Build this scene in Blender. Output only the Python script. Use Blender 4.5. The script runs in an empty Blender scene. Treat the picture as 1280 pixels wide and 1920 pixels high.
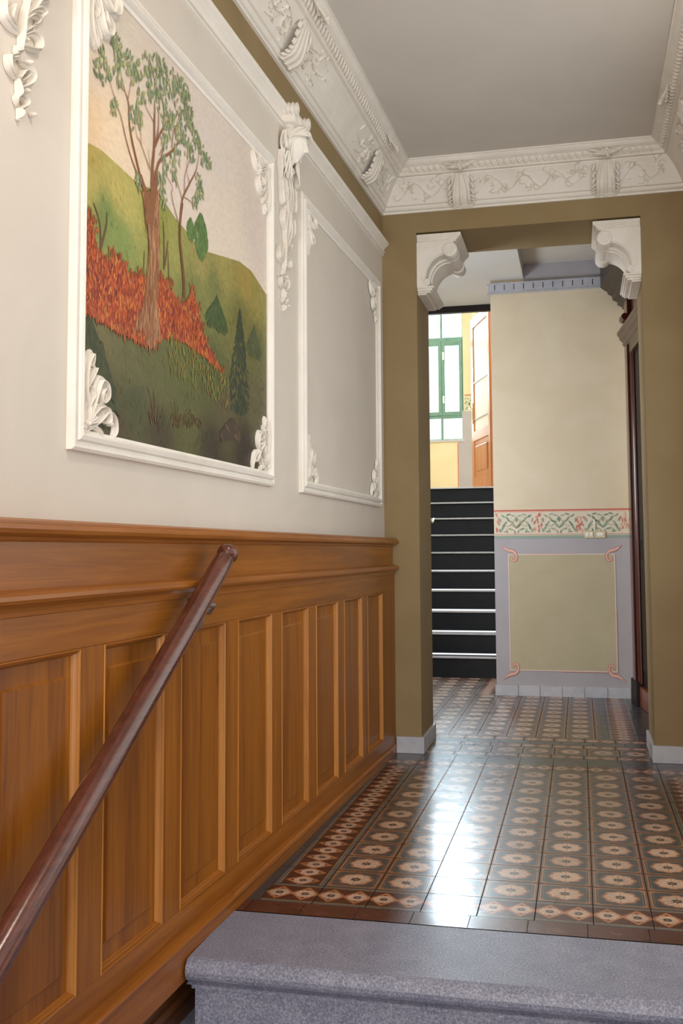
import bpy, math, random
from math import sin, cos, pi, radians, hypot, exp, atan2, sqrt
from mathutils import Vector, Matrix
random.seed(7)
SC = bpy.context.scene
COL = SC.collection

# ------------------------------------------------------------------ camera, light, exposure
cam_d = bpy.data.cameras.new('camera'); cam = bpy.data.objects.new('camera', cam_d); COL.objects.link(cam)
cam_d.sensor_fit = 'VERTICAL'; cam_d.sensor_height = 36.0
cam_d.lens = 1877.66/1920*36.0
cam_d.shift_x = -(653.44-640)/1920; cam_d.shift_y = (895.96-960)/1920
def cam_axes(yaw, pit, rol):
    f = Vector((-sin(yaw)*cos(pit), cos(yaw)*cos(pit), sin(pit)))
    r = Vector((cos(yaw), sin(yaw), 0)); u = r.cross(f)
    return r*cos(rol)+u*sin(rol), -r*sin(rol)+u*cos(rol), f
_r, _u, _f = cam_axes(0.2251035, 0.0733435, -0.0059286)
cam.matrix_world = Matrix(((_r.x,_u.x,-_f.x,0),(_r.y,_u.y,-_f.y,0),(_r.z,_u.z,-_f.z,1.28),(0,0,0,1)))
cam_d.clip_start = 0.05
SC.camera = cam
SC.view_settings.view_transform = 'Standard'
try: SC.view_settings.look = 'None'
except Exception: pass
SC.view_settings.exposure = 0.75
SC.view_settings.gamma = 1.0
SC.view_settings.use_curve_mapping = False
SC.cycles.max_bounces = 8; SC.cycles.diffuse_bounces = 5; SC.cycles.glossy_bounces = 4
SC.cycles.use_denoising = True
SC.cycles.sample_clamp_indirect = 6.0

wd = bpy.data.worlds.new('sky'); SC.world = wd; wd.use_nodes = True
bgn = wd.node_tree.nodes['Background']
bgn.inputs['Color'].default_value = (0.90, 0.95, 1.0, 1); bgn.inputs['Strength'].default_value = 0.8

def area(name, loc, direction, sx, sy, power, col, spread=180):
    d = bpy.data.lights.new(name, 'AREA'); d.shape = 'RECTANGLE'; d.size = sx; d.size_y = sy
    d.energy = power; d.color = col; d.spread = radians(spread)
    o = bpy.data.objects.new(name, d); COL.objects.link(o); o.location = loc
    o.rotation_euler = Vector(direction).to_track_quat('-Z', 'Z').to_euler()
    return o
# daylight through the street entrance behind the camera, and the stair window; other areas are added fill
area('entrance_daylight', (-0.3, -2.75, 1.7), (0, 1, 0.08), 1.8, 3.4, 96, (1.0, 0.965, 0.92))
area('right_fill_light', (0.66, 3.9, 2.0), (-1, 0, 0.0), 4.6, 1.9, 14.5, (1.0, 0.945, 0.87))  # added fill that evens the left wall; no window known here
area('stair_window_daylight', (-2.06, 15.95, 4.35), (0.12, -1, -0.28), 0.9, 2.6, 200, (0.72, 0.86, 1.0))
area('upper_landing_fill', (0.3, 15.9, 4.6), (-0.8, -0.5, -0.25), 1.0, 1.6, 42, (1.0, 0.98, 0.94))  # added light out of view, brightens the landing door and walls
area('stairwell_fill', (-1.6, 11.3, 5.85), (0, 0, -1), 1.3, 2.0, 70, (0.70, 0.84, 1.0))  # added overhead fill for stairs and passage; no skylight known
area('passage_side_fill', (-2.52, 7.55, 2.1), (1, 0.35, 0.0), 0.9, 2.4, 88, (0.86, 0.92, 1.0))  # added fill hidden behind the left pier, lifts the passage
area('hall_ceiling_fill', (-0.15, 1.6, 3.60), (0, 0, -1), 0.45, 0.45, 14, (1.0, 0.93, 0.84))  # added overhead light for the rail highlight and near walls

# ------------------------------------------------------------------ helpers
def lin(c):
    c = c/255.0
    return c/12.92 if c <= 0.04045 else ((c+0.055)/1.055)**2.4
def rgb(r, g, b): return (lin(r), lin(g), lin(b), 1.0)

class MB:
    """collects faces of one mesh: verts, faces, material slots, colours, uv"""
    def __init__(s): s.v=[]; s.f=[]; s.mi=[]; s.sm=[]; s.c=[]; s.uv=[]; s.slot=0; s.smooth=False; s.col=None
    def add(s, vs, fs, uvs=None, cols=None):
        b=len(s.v); s.v+= [tuple(p) for p in vs]
        for k,f in enumerate(fs):
            s.f.append(tuple(i+b for i in f)); s.mi.append(s.slot); s.sm.append(s.smooth)
            s.uv.append([uvs[i] for i in f] if uvs else None)
            s.c.append([cols[i] for i in f] if cols else s.col)
    def box(s, x0,y0,z0,x1,y1,z1):
        if x0>x1:x0,x1=x1,x0
        if y0>y1:y0,y1=y1,y0
        if z0>z1:z0,z1=z1,z0
        v=[(x,y,z) for z in (z0,z1) for y in (y0,y1) for x in (x0,x1)]
        s.add(v,[(0,2,3,1),(4,5,7,6),(0,1,5,4),(2,6,7,3),(0,4,6,2),(1,3,7,5)])
    def quad(s,a,b,c,d,uv=None): s.add([a,b,c,d],[(0,1,2,3)],uv)
    def prism(s, prof, fa, fb, cap=True):
        """prof: 2D points; fa, fb map a 2D point to the 3D start and end section"""
        n=len(prof); A=[fa(p) for p in prof]; B=[fb(p) for p in prof]
        s.add(A+B,[(i,(i+1)%n,n+(i+1)%n,n+i) for i in range(n)])
        if cap:
            s.add(A,[tuple(range(n))[::-1]]); s.add(B,[tuple(range(n))])
    def strip(s, prof, fa, fb):
        n=len(prof); A=[fa(p) for p in prof]; B=[fb(p) for p in prof]
        s.add(A+B,[(i,i+1,n+i+1,n+i) for i in range(n-1)])
    def lathe(s, prof, axis_o, ax, n=24, cap=True):
        """prof: (distance along axis, radius)"""
        ax=Vector(ax).normalized(); o=Vector(axis_o)
        t=Vector((0,0,1)) if abs(ax.z)<.9 else Vector((1,0,0))
        e1=ax.cross(t).normalized(); e2=ax.cross(e1)
        vs=[]; fs=[]
        for d,r in prof:
            for k in range(n):
                a=2*pi*k/n; vs.append(o+ax*d+(e1*cos(a)+e2*sin(a))*r)
        m=len(prof)
        for i in range(m-1):
            for k in range(n):
                fs.append((i*n+k,i*n+(k+1)%n,(i+1)*n+(k+1)%n,(i+1)*n+k))
        if cap:
            fs.append(tuple(range(n))[::-1]); fs.append(tuple((m-1)*n+k for k in range(n)))
        s.add(vs,fs)
    def ball(s, c, rx, ry=None, rz=None, n=10):
        ry=ry or rx; rz=rz or rx; vs=[]; fs=[]
        for i in range(n+1):
            t=pi*i/n
            for k in range(n*2):
                p=pi*k/n; vs.append((c[0]+rx*sin(t)*cos(p),c[1]+ry*sin(t)*sin(p),c[2]+rz*cos(t)))
        w=n*2
        for i in range(n):
            for k in range(w): fs.append((i*w+k,(i+1)*w+k,(i+1)*w+(k+1)%w,i*w+(k+1)%w))
        s.add(vs,fs)
    def tube(s, pts, radii, n=8, cap=True):
        pts=[Vector(p) for p in pts]; m=len(pts)
        if not hasattr(radii,'__len__'): radii=[radii]*m
        vs=[]; up=None
        for i,p in enumerate(pts):
            d=(pts[min(i+1,m-1)]-pts[max(i-1,0)])
            d=d.normalized() if d.length>1e-9 else Vector((0,0,1))
            if up is None: up=Vector((0,0,1)) if abs(d.z)<.9 else Vector((1,0,0))
            e1=d.cross(up).normalized(); up=e1.cross(d).normalized()
            for k in range(n):
                a=2*pi*k/n; vs.append(p+(e1*cos(a)+up*sin(a))*radii[i])
        fs=[(i*n+k,i*n+(k+1)%n,(i+1)*n+(k+1)%n,(i+1)*n+k) for i in range(m-1) for k in range(n)]
        if cap: fs+= [tuple(range(n))[::-1], tuple((m-1)*n+k for k in range(n))]
        s.add(vs,fs)
    def ribbon(s, path, w, h, M, groove=True, taper=True, n=14, close=False):
        """raised plaster leaf along a 2D path; M(a,b,height) gives the 3D point"""
        P=catmull(path,n); m=len(P); vs=[]; prof=[(-1,0),(-.93,.28),(-.76,.66),(-.46,.98),(0,.62 if groove else 1.08),(.46,.98),(.76,.66),(.93,.28),(1,0)]
        for i,(a,b) in enumerate(P):
            x0,y0=P[max(i-1,0)]; x1,y1=P[min(i+1,m-1)]
            dx,dy=x1-x0,y1-y0; L=hypot(dx,dy) or 1; nx,ny=-dy/L,dx/L
            t=i/(m-1); ww=w*.5*((0.35+.65*sin(pi*min(1,t*.75+.22))) if taper else 1); 
            if taper and t>.93: ww*=max(.25,(1-t)/.07)
            hh=h*(.25+.75*sin(pi*min(1,t*.8+.12)))*(1 if t<.9 else max(.15,(1-t)/.1))
            for u,q in prof: vs.append(M(a+nx*ww*u,b+ny*ww*u,hh*q))
        k=len(prof)
        fs=[(i*k+j,i*k+j+1,(i+1)*k+j+1,(i+1)*k+j) for i in range(m-1) for j in range(k-1)]
        fs+=[tuple(range(k))[::-1],tuple((m-1)*k+j for j in range(k))]
        s.add(vs,fs)
    def blob(s, a, b, r, h, M, n=8):
        vs=[M(a,b,h)]; fs=[]
        for i,(rr,hh) in enumerate(((.45,.9),(.85,.5),(1,0))):
            for k in range(n): vs.append(M(a+r*rr*cos(2*pi*k/n),b+r*rr*sin(2*pi*k/n),h*hh))
        for k in range(n): fs.append((0,1+k,1+(k+1)%n))
        for i in range(2):
            for k in range(n): fs.append((1+i*n+k,1+(i+1)*n+k,1+(i+1)*n+(k+1)%n,1+i*n+(k+1)%n))
        s.add(vs,fs)
    def build(s, name, mats, parent=None, loc=None, rotz=0, bevel=0, fix=True):
        me=bpy.data.meshes.new(name); me.from_pydata(s.v,[],s.f)
        if not isinstance(mats,(list,tuple)): mats=[mats]
        for m in mats: me.materials.append(m)
        me.polygons.foreach_set('material_index',s.mi); me.polygons.foreach_set('use_smooth',s.sm)
        if any(u is not None for u in s.uv):
            l=me.uv_layers.new(name='UVMap'); arr=[]
            for f,u in zip(s.f,s.uv):
                for q in (u or [(0,0)]*len(f)): arr+=[q[0],q[1]]
            l.data.foreach_set('uv',arr)
        if any(c is not None for c in s.c):
            l=me.color_attributes.new('paint','FLOAT_COLOR','CORNER'); arr=[]
            for f,c in zip(s.f,s.c):
                if c is None: c=(1,1,1,1)
                if isinstance(c,list):
                    for q in c: arr+=list(q)
                else: arr+=list(c)*len(f)
            l.data.foreach_set('color',arr)
        me.update()
        if any(s.sm): me.set_sharp_from_angle(angle=radians(50))
        if fix:
            import bmesh
            bm=bmesh.new(); bm.from_mesh(me); bmesh.ops.recalc_face_normals(bm,faces=bm.faces); bm.to_mesh(me); bm.free()
        o=bpy.data.objects.new(name,me); COL.objects.link(o)
        if parent is not None: o.parent=parent
        if loc is not None: o.location=loc
        o.rotation_euler[2]=rotz
        if bevel:
            b=o.modifiers.new('bevel','BEVEL'); b.width=bevel; b.segments=2; b.limit_method='ANGLE'; b.angle_limit=radians(40)
        return o

def catmull(P, n=8):
    if len(P)<3:
        (a,b),(c,d)=P[0],P[-1]; return [(a+(c-a)*i/n,b+(d-b)*i/n) for i in range(n+1)]
    Q=[P[0]]+list(P)+[P[-1]]; out=[]; per=max(3,int(n*1.0/(len(P)-1))+2)
    for i in range(1,len(Q)-2):
        p0,p1,p2,p3=Q[i-1],Q[i],Q[i+1],Q[i+2]
        for k in range(per):
            t=k/per
            out.append(tuple(.5*((2*p1[j])+(-p0[j]+p2[j])*t+(2*p0[j]-5*p1[j]+4*p2[j]-p3[j])*t*t+(-p0[j]+3*p1[j]-3*p2[j]+p3[j])*t**3) for j in (0,1)))
    out.append(tuple(P[-1])); return out

def thing(name,label,cat,loc=(0,0,0),rotz=0,group=None):
    o=bpy.data.objects.new(name,None); COL.objects.link(o); o.location=loc; o.rotation_euler=(0,0,rotz)
    o.empty_display_size=.1
    return tag(o,label,cat,group)
def tag(o,label,cat,group=None):
    o['label']=label; o['category']=cat
    if group: o['group']=group
    return o
def struct(o,label=None,cat=None):
    o['kind']='structure'
    if label: o['label']=label
    if cat: o['category']=cat
    return o
def dup(root,loc,rotz,label):
    r=root.copy(); COL.objects.link(r); r.location=loc; r.rotation_euler=(0,0,rotz); r['label']=label
    for ch in list(root.children):
        c=ch.copy(); COL.objects.link(c); c.parent=r
        for g in ch.children:
            d=g.copy(); COL.objects.link(d); d.parent=c
    return r

# ------------------------------------------------------------------ materials
class E:
    """tiny expression layer over math nodes"""
    nt=None
    def __init__(s,sock): s.k=sock
    @staticmethod
    def _m(op,*a):
        n=E.nt.nodes.new('ShaderNodeMath'); n.operation=op
        for i,x in enumerate(a):
            if isinstance(x,E): E.nt.links.new(x.k,n.inputs[i])
            else: n.inputs[i].default_value=float(x)
        return E(n.outputs[0])
    def __add__(s,o): return E._m('ADD',s,o)
    __radd__=__add__
    def __sub__(s,o): return E._m('SUBTRACT',s,o)
    def __rsub__(s,o): return E._m('SUBTRACT',o,s)
    def __mul__(s,o): return E._m('MULTIPLY',s,o)
    __rmul__=__mul__
    def __truediv__(s,o): return E._m('DIVIDE',s,o)
    def lt(s,o): return E._m('LESS_THAN',s,o)
    def gt(s,o): return E._m('GREATER_THAN',s,o)
def fn(op,*a): return E._m(op,*a)
def soft(x,edge,w):
    """1 where x<edge, smooth over w"""
    return fn('MINIMUM',fn('MAXIMUM',(edge-x)/w+.5,0),1)

def newmat(name):
    m=bpy.data.materials.new(name); m.use_nodes=True; nt=m.node_tree
    return m,nt,nt.nodes['Principled BSDF']
def mixc(nt,fac,a,b,mode='MIX'):
    n=nt.nodes.new('ShaderNodeMix'); n.data_type='RGBA'; n.blend_type=mode
    for sock,v in ((n.inputs['Factor'],fac),(n.inputs[6],a),(n.inputs[7],b)):
        if isinstance(v,E): nt.links.new(v.k,sock)
        elif hasattr(v,'links') or isinstance(v,bpy.types.NodeSocket): nt.links.new(v,sock)
        else: sock.default_value=v
    return n.outputs[2]
def noise(nt,vec,scale,detail=3,rough=.55,dist=0):
    n=nt.nodes.new('ShaderNodeTexNoise'); n.inputs['Scale'].default_value=scale; n.inputs['Detail'].default_value=detail
    n.inputs['Roughness'].default_value=rough; n.inputs['Distortion'].default_value=dist
    if vec is not None: nt.links.new(vec,n.inputs['Vector'])
    return n
def mapping(nt,vec,sc):
    n=nt.nodes.new('ShaderNodeMapping'); nt.links.new(vec,n.inputs['Vector']); n.inputs['Scale'].default_value=sc; return n.outputs[0]
def ramp(nt,fac,stops):
    n=nt.nodes.new('ShaderNodeValToRGB'); nt.links.new(fac,n.inputs[0]); e=n.color_ramp.elements
    e[0].position,e[0].color=stops[0]; e[1].position,e[1].color=stops[-1]
    for p,c in stops[1:-1]:
        x=e.new(p); x.color=c
    return n.outputs[0]
def bump(nt,bs,h,strength,dist=.01):
    n=nt.nodes.new('ShaderNodeBump'); n.inputs['Strength'].default_value=strength; n.inputs['Distance'].default_value=dist
    nt.links.new(h.k if isinstance(h,E) else h,n.inputs['Height']); nt.links.new(n.outputs[0],bs.inputs['Normal'])
def objco(nt): return nt.nodes.new('ShaderNodeTexCoord').outputs['Object']

def paint_mat(name,a,b,rough=.75,scale=3.0,bmp=.05,spec=.3):
    m,nt,bs=newmat(name); co=objco(nt)
    n=noise(nt,co,scale,5,.6,.6); nt.links.new(ramp(nt,n.outputs[0],[(.3,a),(.7,b)]),bs.inputs['Base Color'])
    bs.inputs['Roughness'].default_value=rough; bs.inputs['Specular IOR Level'].default_value=spec
    n2=noise(nt,co,60,4); bump(nt,bs,n2.outputs[0],bmp,.01); return m
def wood_mat(name,cols,grain=(60,60,3),rough=.38,coat=.18,knots=True):
    m,nt,bs=newmat(name); co=objco(nt)
    v=mapping(nt,co,grain); n=noise(nt,v,1.0,6,.6,.8)
    big=noise(nt,mapping(nt,co,tuple(g*.12 for g in grain)),1.0,3,.5,1.2)
    c1=ramp(nt,n.outputs[0],[(.28,cols[0]),(.5,cols[1]),(.72,cols[2])])
    c2=ramp(nt,big.outputs[0],[(.35,cols[0]),(.65,cols[2])])
    c=mixc(nt,.45,c1,c2)
    if knots:
        vo=nt.nodes.new('ShaderNodeTexVoronoi'); vo.inputs['Scale'].default_value=3.2
        nt.links.new(mapping(nt,co,tuple(.6+.4*(g/max(grain)) for g in grain)),vo.inputs['Vector'])
        d=E(vo.outputs['Distance']); E.nt=nt
        k=soft(d,.05,.05)*.55
        c=mixc(nt,k,c,cols[3])
    nt.links.new(c,bs.inputs['Base Color'])
    bs.inputs['Roughness'].default_value=rough; bs.inputs['Coat Weight'].default_value=coat; bs.inputs['Coat Roughness'].default_value=.2; bs.inputs['Specular IOR Level'].default_value=.35
    bump(nt,bs,n.outputs[0],.06,.01); return m

PLASTER=paint_mat('white_plaster',rgb(228,222,212),rgb(238,233,225),.55,5,.03,.35)
PLASTER_OLD=paint_mat('white_plaster_relief',rgb(222,215,204),rgb(236,231,222),.6,14,.08,.3)
WALLGREY=paint_mat('pale_grey_wall',rgb(208,199,187),rgb(217,208,197),.6,1.6,.03)
OLIVE=paint_mat('olive_wall',rgb(140,120,84),rgb(150,130,94),.65,2.0,.04)
CEILG=paint_mat('grey_ceiling',rgb(206,201,193),rgb(213,208,201),.8,1.5,.03)
CEILW=paint_mat('white_ceiling',rgb(214,212,208),rgb(222,220,216),.8,1.5,.02)
CREAM=paint_mat('beige_wall',rgb(220,205,176),rgb(228,215,190),.75,2.2,.04)
YELLOW=paint_mat('yellow_wall',rgb(224,208,170),rgb(230,216,182),.75,2,.03)
LAVEND=paint_mat('lavender_grey_paint',rgb(172,168,173),rgb(180,176,180),.6,3,.03)
KHAKI=paint_mat('khaki_paint',rgb(186,176,146),rgb(194,184,154),.7,4,.03)
STONEW=paint_mat('pale_grey_marble',rgb(176,178,188),rgb(196,197,204),.4,8,.03,.5)
REDLINE=paint_mat('red_line_paint',rgb(196,120,104),rgb(206,136,120),.7,8,.03)
GREENLINE=paint_mat('green_band_paint',rgb(136,158,142),rgb(152,170,160),.7,8,.03)
WOOD_V=wood_mat('honey_pine_vertical',(rgb(108,58,8),rgb(138,79,12),rgb(166,102,24),rgb(82,38,8)),(55,55,2.2))
WOOD_H=wood_mat('honey_pine_horizontal',(rgb(112,61,9),rgb(142,82,14),rgb(170,105,27),rgb(82,38,8)),(2.2,55,55))
WOOD_L=wood_mat('light_pine_moulding',(rgb(144,88,30),rgb(172,112,46),rgb(194,134,64),rgb(110,60,24)),(40,40,2.2),.45,.08,False)
WOOD_LH=wood_mat('light_pine_moulding_horizontal',(rgb(124,70,16),rgb(150,88,26),rgb(174,108,38),rgb(106,56,20)),(2.2,40,40),.35,.2,False)
WOOD_D=wood_mat('dark_skirting_wood',(rgb(62,36,18),rgb(92,54,26),rgb(112,68,34),rgb(50,28,14)),(2,40,40),.4,.15,False)
MAHOG=wood_mat('dark_mahogany',(rgb(48,14,8),rgb(66,22,12),rgb(84,30,16),rgb(30,8,6)),(40,40,2),.22,.5,False)
BROWNW=wood_mat('dark_brown_carved_wood',(rgb(62,48,36),rgb(84,66,50),rgb(104,84,64),rgb(48,36,28)),(30,3,30),.4,.2,False)
CROWNW=wood_mat('dark_crown_wood',(rgb(40,30,22),rgb(56,43,32),rgb(70,55,42),rgb(30,22,16)),(30,3,30),.4,.1,False)
BLACKW=wood_mat('black_stained_wood',(rgb(16,10,8),rgb(24,14,12),rgb(34,18,14),rgb(8,6,6)),(40,40,2),.55,.0,False)
REDW=wood_mat('red_brown_threshold_wood',(rgb(104,52,32),rgb(124,64,40),rgb(140,78,50),rgb(80,40,26)),(40,2,40),.35,.3,False)
DOORW=wood_mat('warm_oak_door',(rgb(150,86,44),rgb(172,102,54),rgb(190,120,68),rgb(120,66,34)),(40,40,2.2),.35,.2,False)
RAILM=wood_mat('varnished_mahogany_rail',(rgb(66,32,24),rgb(88,46,34),rgb(108,60,44),rgb(50,24,18)),(3,60,60),.16,.6,False)
GREENF=paint_mat('green_window_frame',rgb(104,142,130),rgb(120,156,144),.5,8,.02)
BLACKS=paint_mat('black_painted_riser',rgb(8,12,18),rgb(16,22,30),.5,7,.05,.3)
def metal(name,c,r):
    m,nt,bs=newmat(name); bs.inputs['Base Color'].default_value=c; bs.inputs['Metallic'].default_value=1; bs.inputs['Roughness'].default_value=r
    n=noise(nt,objco(nt),90,2); bump(nt,bs,n.outputs[0],.03); return m
STEEL=metal('brushed_steel',rgb(176,178,182),.35); BRASS=metal('pale_brass',rgb(214,196,160),.3)
WHITEP=paint_mat('white_plastic',rgb(232,228,214),rgb(238,234,222),.35,5,.01,.5)
CREAMP=paint_mat('cream_plastic',rgb(206,192,150),rgb(212,200,160),.4,5,.01,.5)
NOSE=paint_mat('white_marble_nosing',rgb(176,176,182),rgb(196,196,200),.45,12,.02,.5)

def granite():
    m,nt,bs=newmat('blue_grey_granite'); co=objco(nt)
    n=noise(nt,co,150,4,.75); n2=noise(nt,co,9,4,.6,.4); n3=noise(nt,co,120,2,.5)
    c=ramp(nt,n.outputs[0],[(.36,rgb(74,80,100)),(.5,rgb(124,128,148)),(.64,rgb(178,180,196))])
    c2=mixc(nt,.4,c,ramp(nt,n2.outputs[0],[(.35,rgb(110,112,128)),(.68,rgb(148,148,162))]))
    nt.links.new(c2,bs.inputs['Base Color']); bs.inputs['Roughness'].default_value=.42
    bump(nt,bs,n3.outputs[0],.25,.004); return m
GRANITE=granite()
def glass():
    m,nt,bs=newmat('window_glass'); nt.nodes.remove(bs); out=nt.nodes['Material Output']
    t=nt.nodes.new('ShaderNodeBsdfTransparent'); g=nt.nodes.new('ShaderNodeBsdfGlossy'); g.inputs['Roughness'].default_value=.05
    t.inputs[0].default_value=(.96,.98,.97,1)
    mx=nt.nodes.new('ShaderNodeMixShader'); mx.inputs[0].default_value=.06
    nt.links.new(t.outputs[0],mx.inputs[1]); nt.links.new(g.outputs[0],mx.inputs[2]); nt.links.new(mx.outputs[0],out.inputs[0]); return m
GLASS=glass()
def frosted():
    m,nt,bs=newmat('frosted_door_glass'); nt.nodes.remove(bs); out=nt.nodes['Material Output']
    t=nt.nodes.new('ShaderNodeBsdfTranslucent'); t.inputs[0].default_value=(.95,.95,.97,1)
    d=nt.nodes.new('ShaderNodeBsdfDiffuse'); d.inputs[0].default_value=(.9,.9,.93,1)
    g=nt.nodes.new('ShaderNodeBsdfGlossy'); g.inputs['Roughness'].default_value=.15
    m1=nt.nodes.new('ShaderNodeMixShader'); m1.inputs[0].default_value=.4
    m2=nt.nodes.new('ShaderNodeMixShader'); m2.inputs[0].default_value=.12
    nt.links.new(t.outputs[0],m1.inputs[1]); nt.links.new(d.outputs[0],m1.inputs[2]); nt.links.new(m1.outputs[0],m2.inputs[1]); nt.links.new(g.outputs[0],m2.inputs[2]); nt.links.new(m2.outputs[0],out.inputs[0]); return m
FROST=frosted()
def attr_mat(name,rough=.6,vary=.16,coat=0):
    m,nt,bs=newmat(name); a=nt.nodes.new('ShaderNodeAttribute'); a.attribute_name='paint'
    co=objco(nt); n=noise(nt,mapping(nt,co,(1,1,2.2)),30,6,.7,.5)
    g=nt.nodes.new('ShaderNodeValToRGB'); nt.links.new(n.outputs[0],g.inputs[0])
    g.color_ramp.elements[0].position=.3; g.color_ramp.elements[0].color=(1-vary,)*3+(1,)
    g.color_ramp.elements[1].position=.7; g.color_ramp.elements[1].color=(1+vary,1+vary*.95,1+vary*.7,1)
    c=mixc(nt,1.0,a.outputs['Color'],g.outputs[0],'MULTIPLY'); nt.links.new(c,bs.inputs['Base Color'])
    bs.inputs['Roughness'].default_value=rough; bs.inputs['Coat Weight'].default_value=coat
    bump(nt,bs,n.outputs[0],.05,.01); return m
OILP=attr_mat('oil_paint',.5,.10); STENCIL=attr_mat('stencil_paint',.75,.08)

# floor tiles -----------------------------------------------------
def tile_common(nt,bs,c,joint):
    uv=nt.nodes.new('ShaderNodeTexCoord').outputs['Object']
    n=noise(nt,uv,7,5,.65,.6); n2=noise(nt,uv,90,3,.6)
    c=mixc(nt,1.0,c,ramp(nt,n.outputs[0],[(.3,(.70,.70,.70,1)),(.7,(1.12,1.1,1.06,1))]),'MULTIPLY')
    c=mixc(nt,.35,c,mixc(nt,1.0,c,ramp(nt,n2.outputs[0],[(.35,(.6,.6,.6,1)),(.65,(1.2,1.2,1.2,1))]),'MULTIPLY'))
    c=mixc(nt,joint,c,rgb(30,26,24))
    nt.links.new(c,bs.inputs['Base Color'])
    r=ramp(nt,n.outputs[0],[(.3,(.24,.24,.24,1)),(.7,(.38,.38,.38,1))]); 
    nt.links.new(mixc(nt,joint,r,(.9,.9,.9,1)),bs.inputs['Roughness']); nt.links.new((.55-joint*.5).k,bs.inputs['Specular IOR Level'])
    nt.links.new((.25-joint*.25).k,bs.inputs['Coat Weight']); bs.inputs['Coat Roughness'].default_value=.16
    n3=noise(nt,uv,14,3,.5); h=E(n3.outputs[0])*.35-joint*.9; bump(nt,bs,h,.22,.006)
def uvs(nt):
    sp=nt.nodes.new('ShaderNodeSeparateXYZ'); nt.links.new(nt.nodes.new('ShaderNodeTexCoord').outputs['UV'],sp.inputs[0])
    return E(sp.outputs[0]),E(sp.outputs[1])
DG=rgb(58,68,74); TAN=rgb(164,116,80); CRM=rgb(196,168,146); RUST=rgb(160,98,72); MAR=rgb(66,30,24); BLK=rgb(52,40,40); GRB=rgb(86,90,92)
def field_tile():
    m,nt,bs=newmat('rosette_encaustic_tile'); E.nt=nt; u,v=uvs(nt)
    fu=fn('FRACT',u)-.5; fv=fn('FRACT',v)-.5; au=fn('ABSOLUTE',fu); av=fn('ABSOLUTE',fv)
    r=fn('SQRT',fu*fu+fv*fv); th=fn('ARCTAN2',fv,fu)
    mx=fn('MAXIMUM',au,av)
    c8=fn('COSINE',th*8); R=fn('ABSOLUTE',fn('COSINE',th*4))*.045+.255
    # corner motifs: small pink quatrefoils at the four corners
    cr=fn('SQRT',(.5-au)*(.5-au)+(.5-av)*(.5-av))
    c=mixc(nt,soft(cr,.17,.02),DG,rgb(92,88,80))
    c=mixc(nt,soft(cr,.145,.015),c,RUST)
    c=mixc(nt,soft(cr,.11,.015),c,DG)
    line=fn('MAXIMUM',soft(fn('ABSOLUTE',mx-.445),.014,.008),soft(fn('ABSOLUTE',mx-.395),.005,.006)*.7)
    c=mixc(nt,line,c,TAN)
    c=mixc(nt,soft(mx*-1,-.468,.01),c,rgb(112,76,50))
    c=mixc(nt,soft(r,R+.055,.012),c,rgb(140,98,66))
    c=mixc(nt,soft(r,R+.025,.012),c,RUST)
    c=mixc(nt,soft(r,R,.012),c,CRM)
    spoke=soft(fn('ABSOLUTE',fn('SINE',th*4)),.16,.1)*soft(r*-1,-.12,.03)*soft(r,R,.01)
    c=mixc(nt,spoke*.75,c,RUST)
    R2=fn('ABSOLUTE',fn('COSINE',th*4))*.05+.06
    c=mixc(nt,soft(r,R2,.012),c,BLK)
    c=mixc(nt,soft(r,.035,.012),c,rgb(150,120,96))
    tile_common(nt,bs,c,soft(mx*-1,-.491,.006)); return m
def border_tile():
    m,nt,bs=newmat('guilloche_encaustic_tile'); E.nt=nt; u,v=uvs(nt)
    fv=fn('FRACT',v)-.5; av=fn('ABSOLUTE',fv); fu=fn('FRACT',u*2)-.5; au=fn('ABSOLUTE',fu)
    du=fu*.5; r=fn('SQRT',du*du+fv*fv); th=fn('ARCTAN2',fv,du)
    c=mixc(nt,0.0,MAR,MAR)
    # crossing ribbon: lozenges
    dia=fn('ABSOLUTE',au*.62+av-.30)
    c=mixc(nt,soft(dia,.055,.015),c,rgb(172,112,74))
    c=mixc(nt,soft(fn('ABSOLUTE',dia-.055),.008,.006),c,rgb(110,60,38))
    R=fn('ABSOLUTE',fn('COSINE',th*3))*.03+.165
    c=mixc(nt,soft(r,R+.022,.012),c,RUST)
    c=mixc(nt,soft(r,R,.012),c,CRM)
    c=mixc(nt,soft(fn('ABSOLUTE',fn('SINE',th*3)),.14,.1)*soft(r*-1,-.07,.02)*soft(r,R,.01)*.7,c,RUST)
    c=mixc(nt,soft(r,.075,.012),c,rgb(60,54,58))
    c=mixc(nt,soft(r,.03,.012),c,rgb(140,120,110))
    c=mixc(nt,soft(av*-1,-.385,.01),c,rgb(150,120,78))
    c=mixc(nt,soft(av*-1,-.405,.01),c,GRB)
    fu1=fn('ABSOLUTE',fn('FRACT',u)-.5)
    j=fn('MAXIMUM',soft(fu1*-1,-.491,.006),soft(av*-1,-.491,.006))
    tile_common(nt,bs,c,j); return m
def plain_tile(name,a,b):
    m,nt,bs=newmat(name); E.nt=nt; u,v=uvs(nt)
    n=noise(nt,nt.nodes.new('ShaderNodeTexCoord').outputs['Object'],22,6,.75,1.6)
    c=ramp(nt,n.outputs[0],[(.35,a),(.56,a),(.7,b)])
    fu=fn('ABSOLUTE',fn('FRACT',u)-.5); tile_common(nt,bs,c,soft(fu*-1,-.494,.004)); return m
T_FIELD=field_tile(); T_BORD=border_tile(); T_RED=plain_tile('maroon_edge_tile',rgb(76,36,30),rgb(120,84,80)); T_GREY=plain_tile('slate_edge_tile',rgb(60,62,66),rgb(104,104,110))

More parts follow.
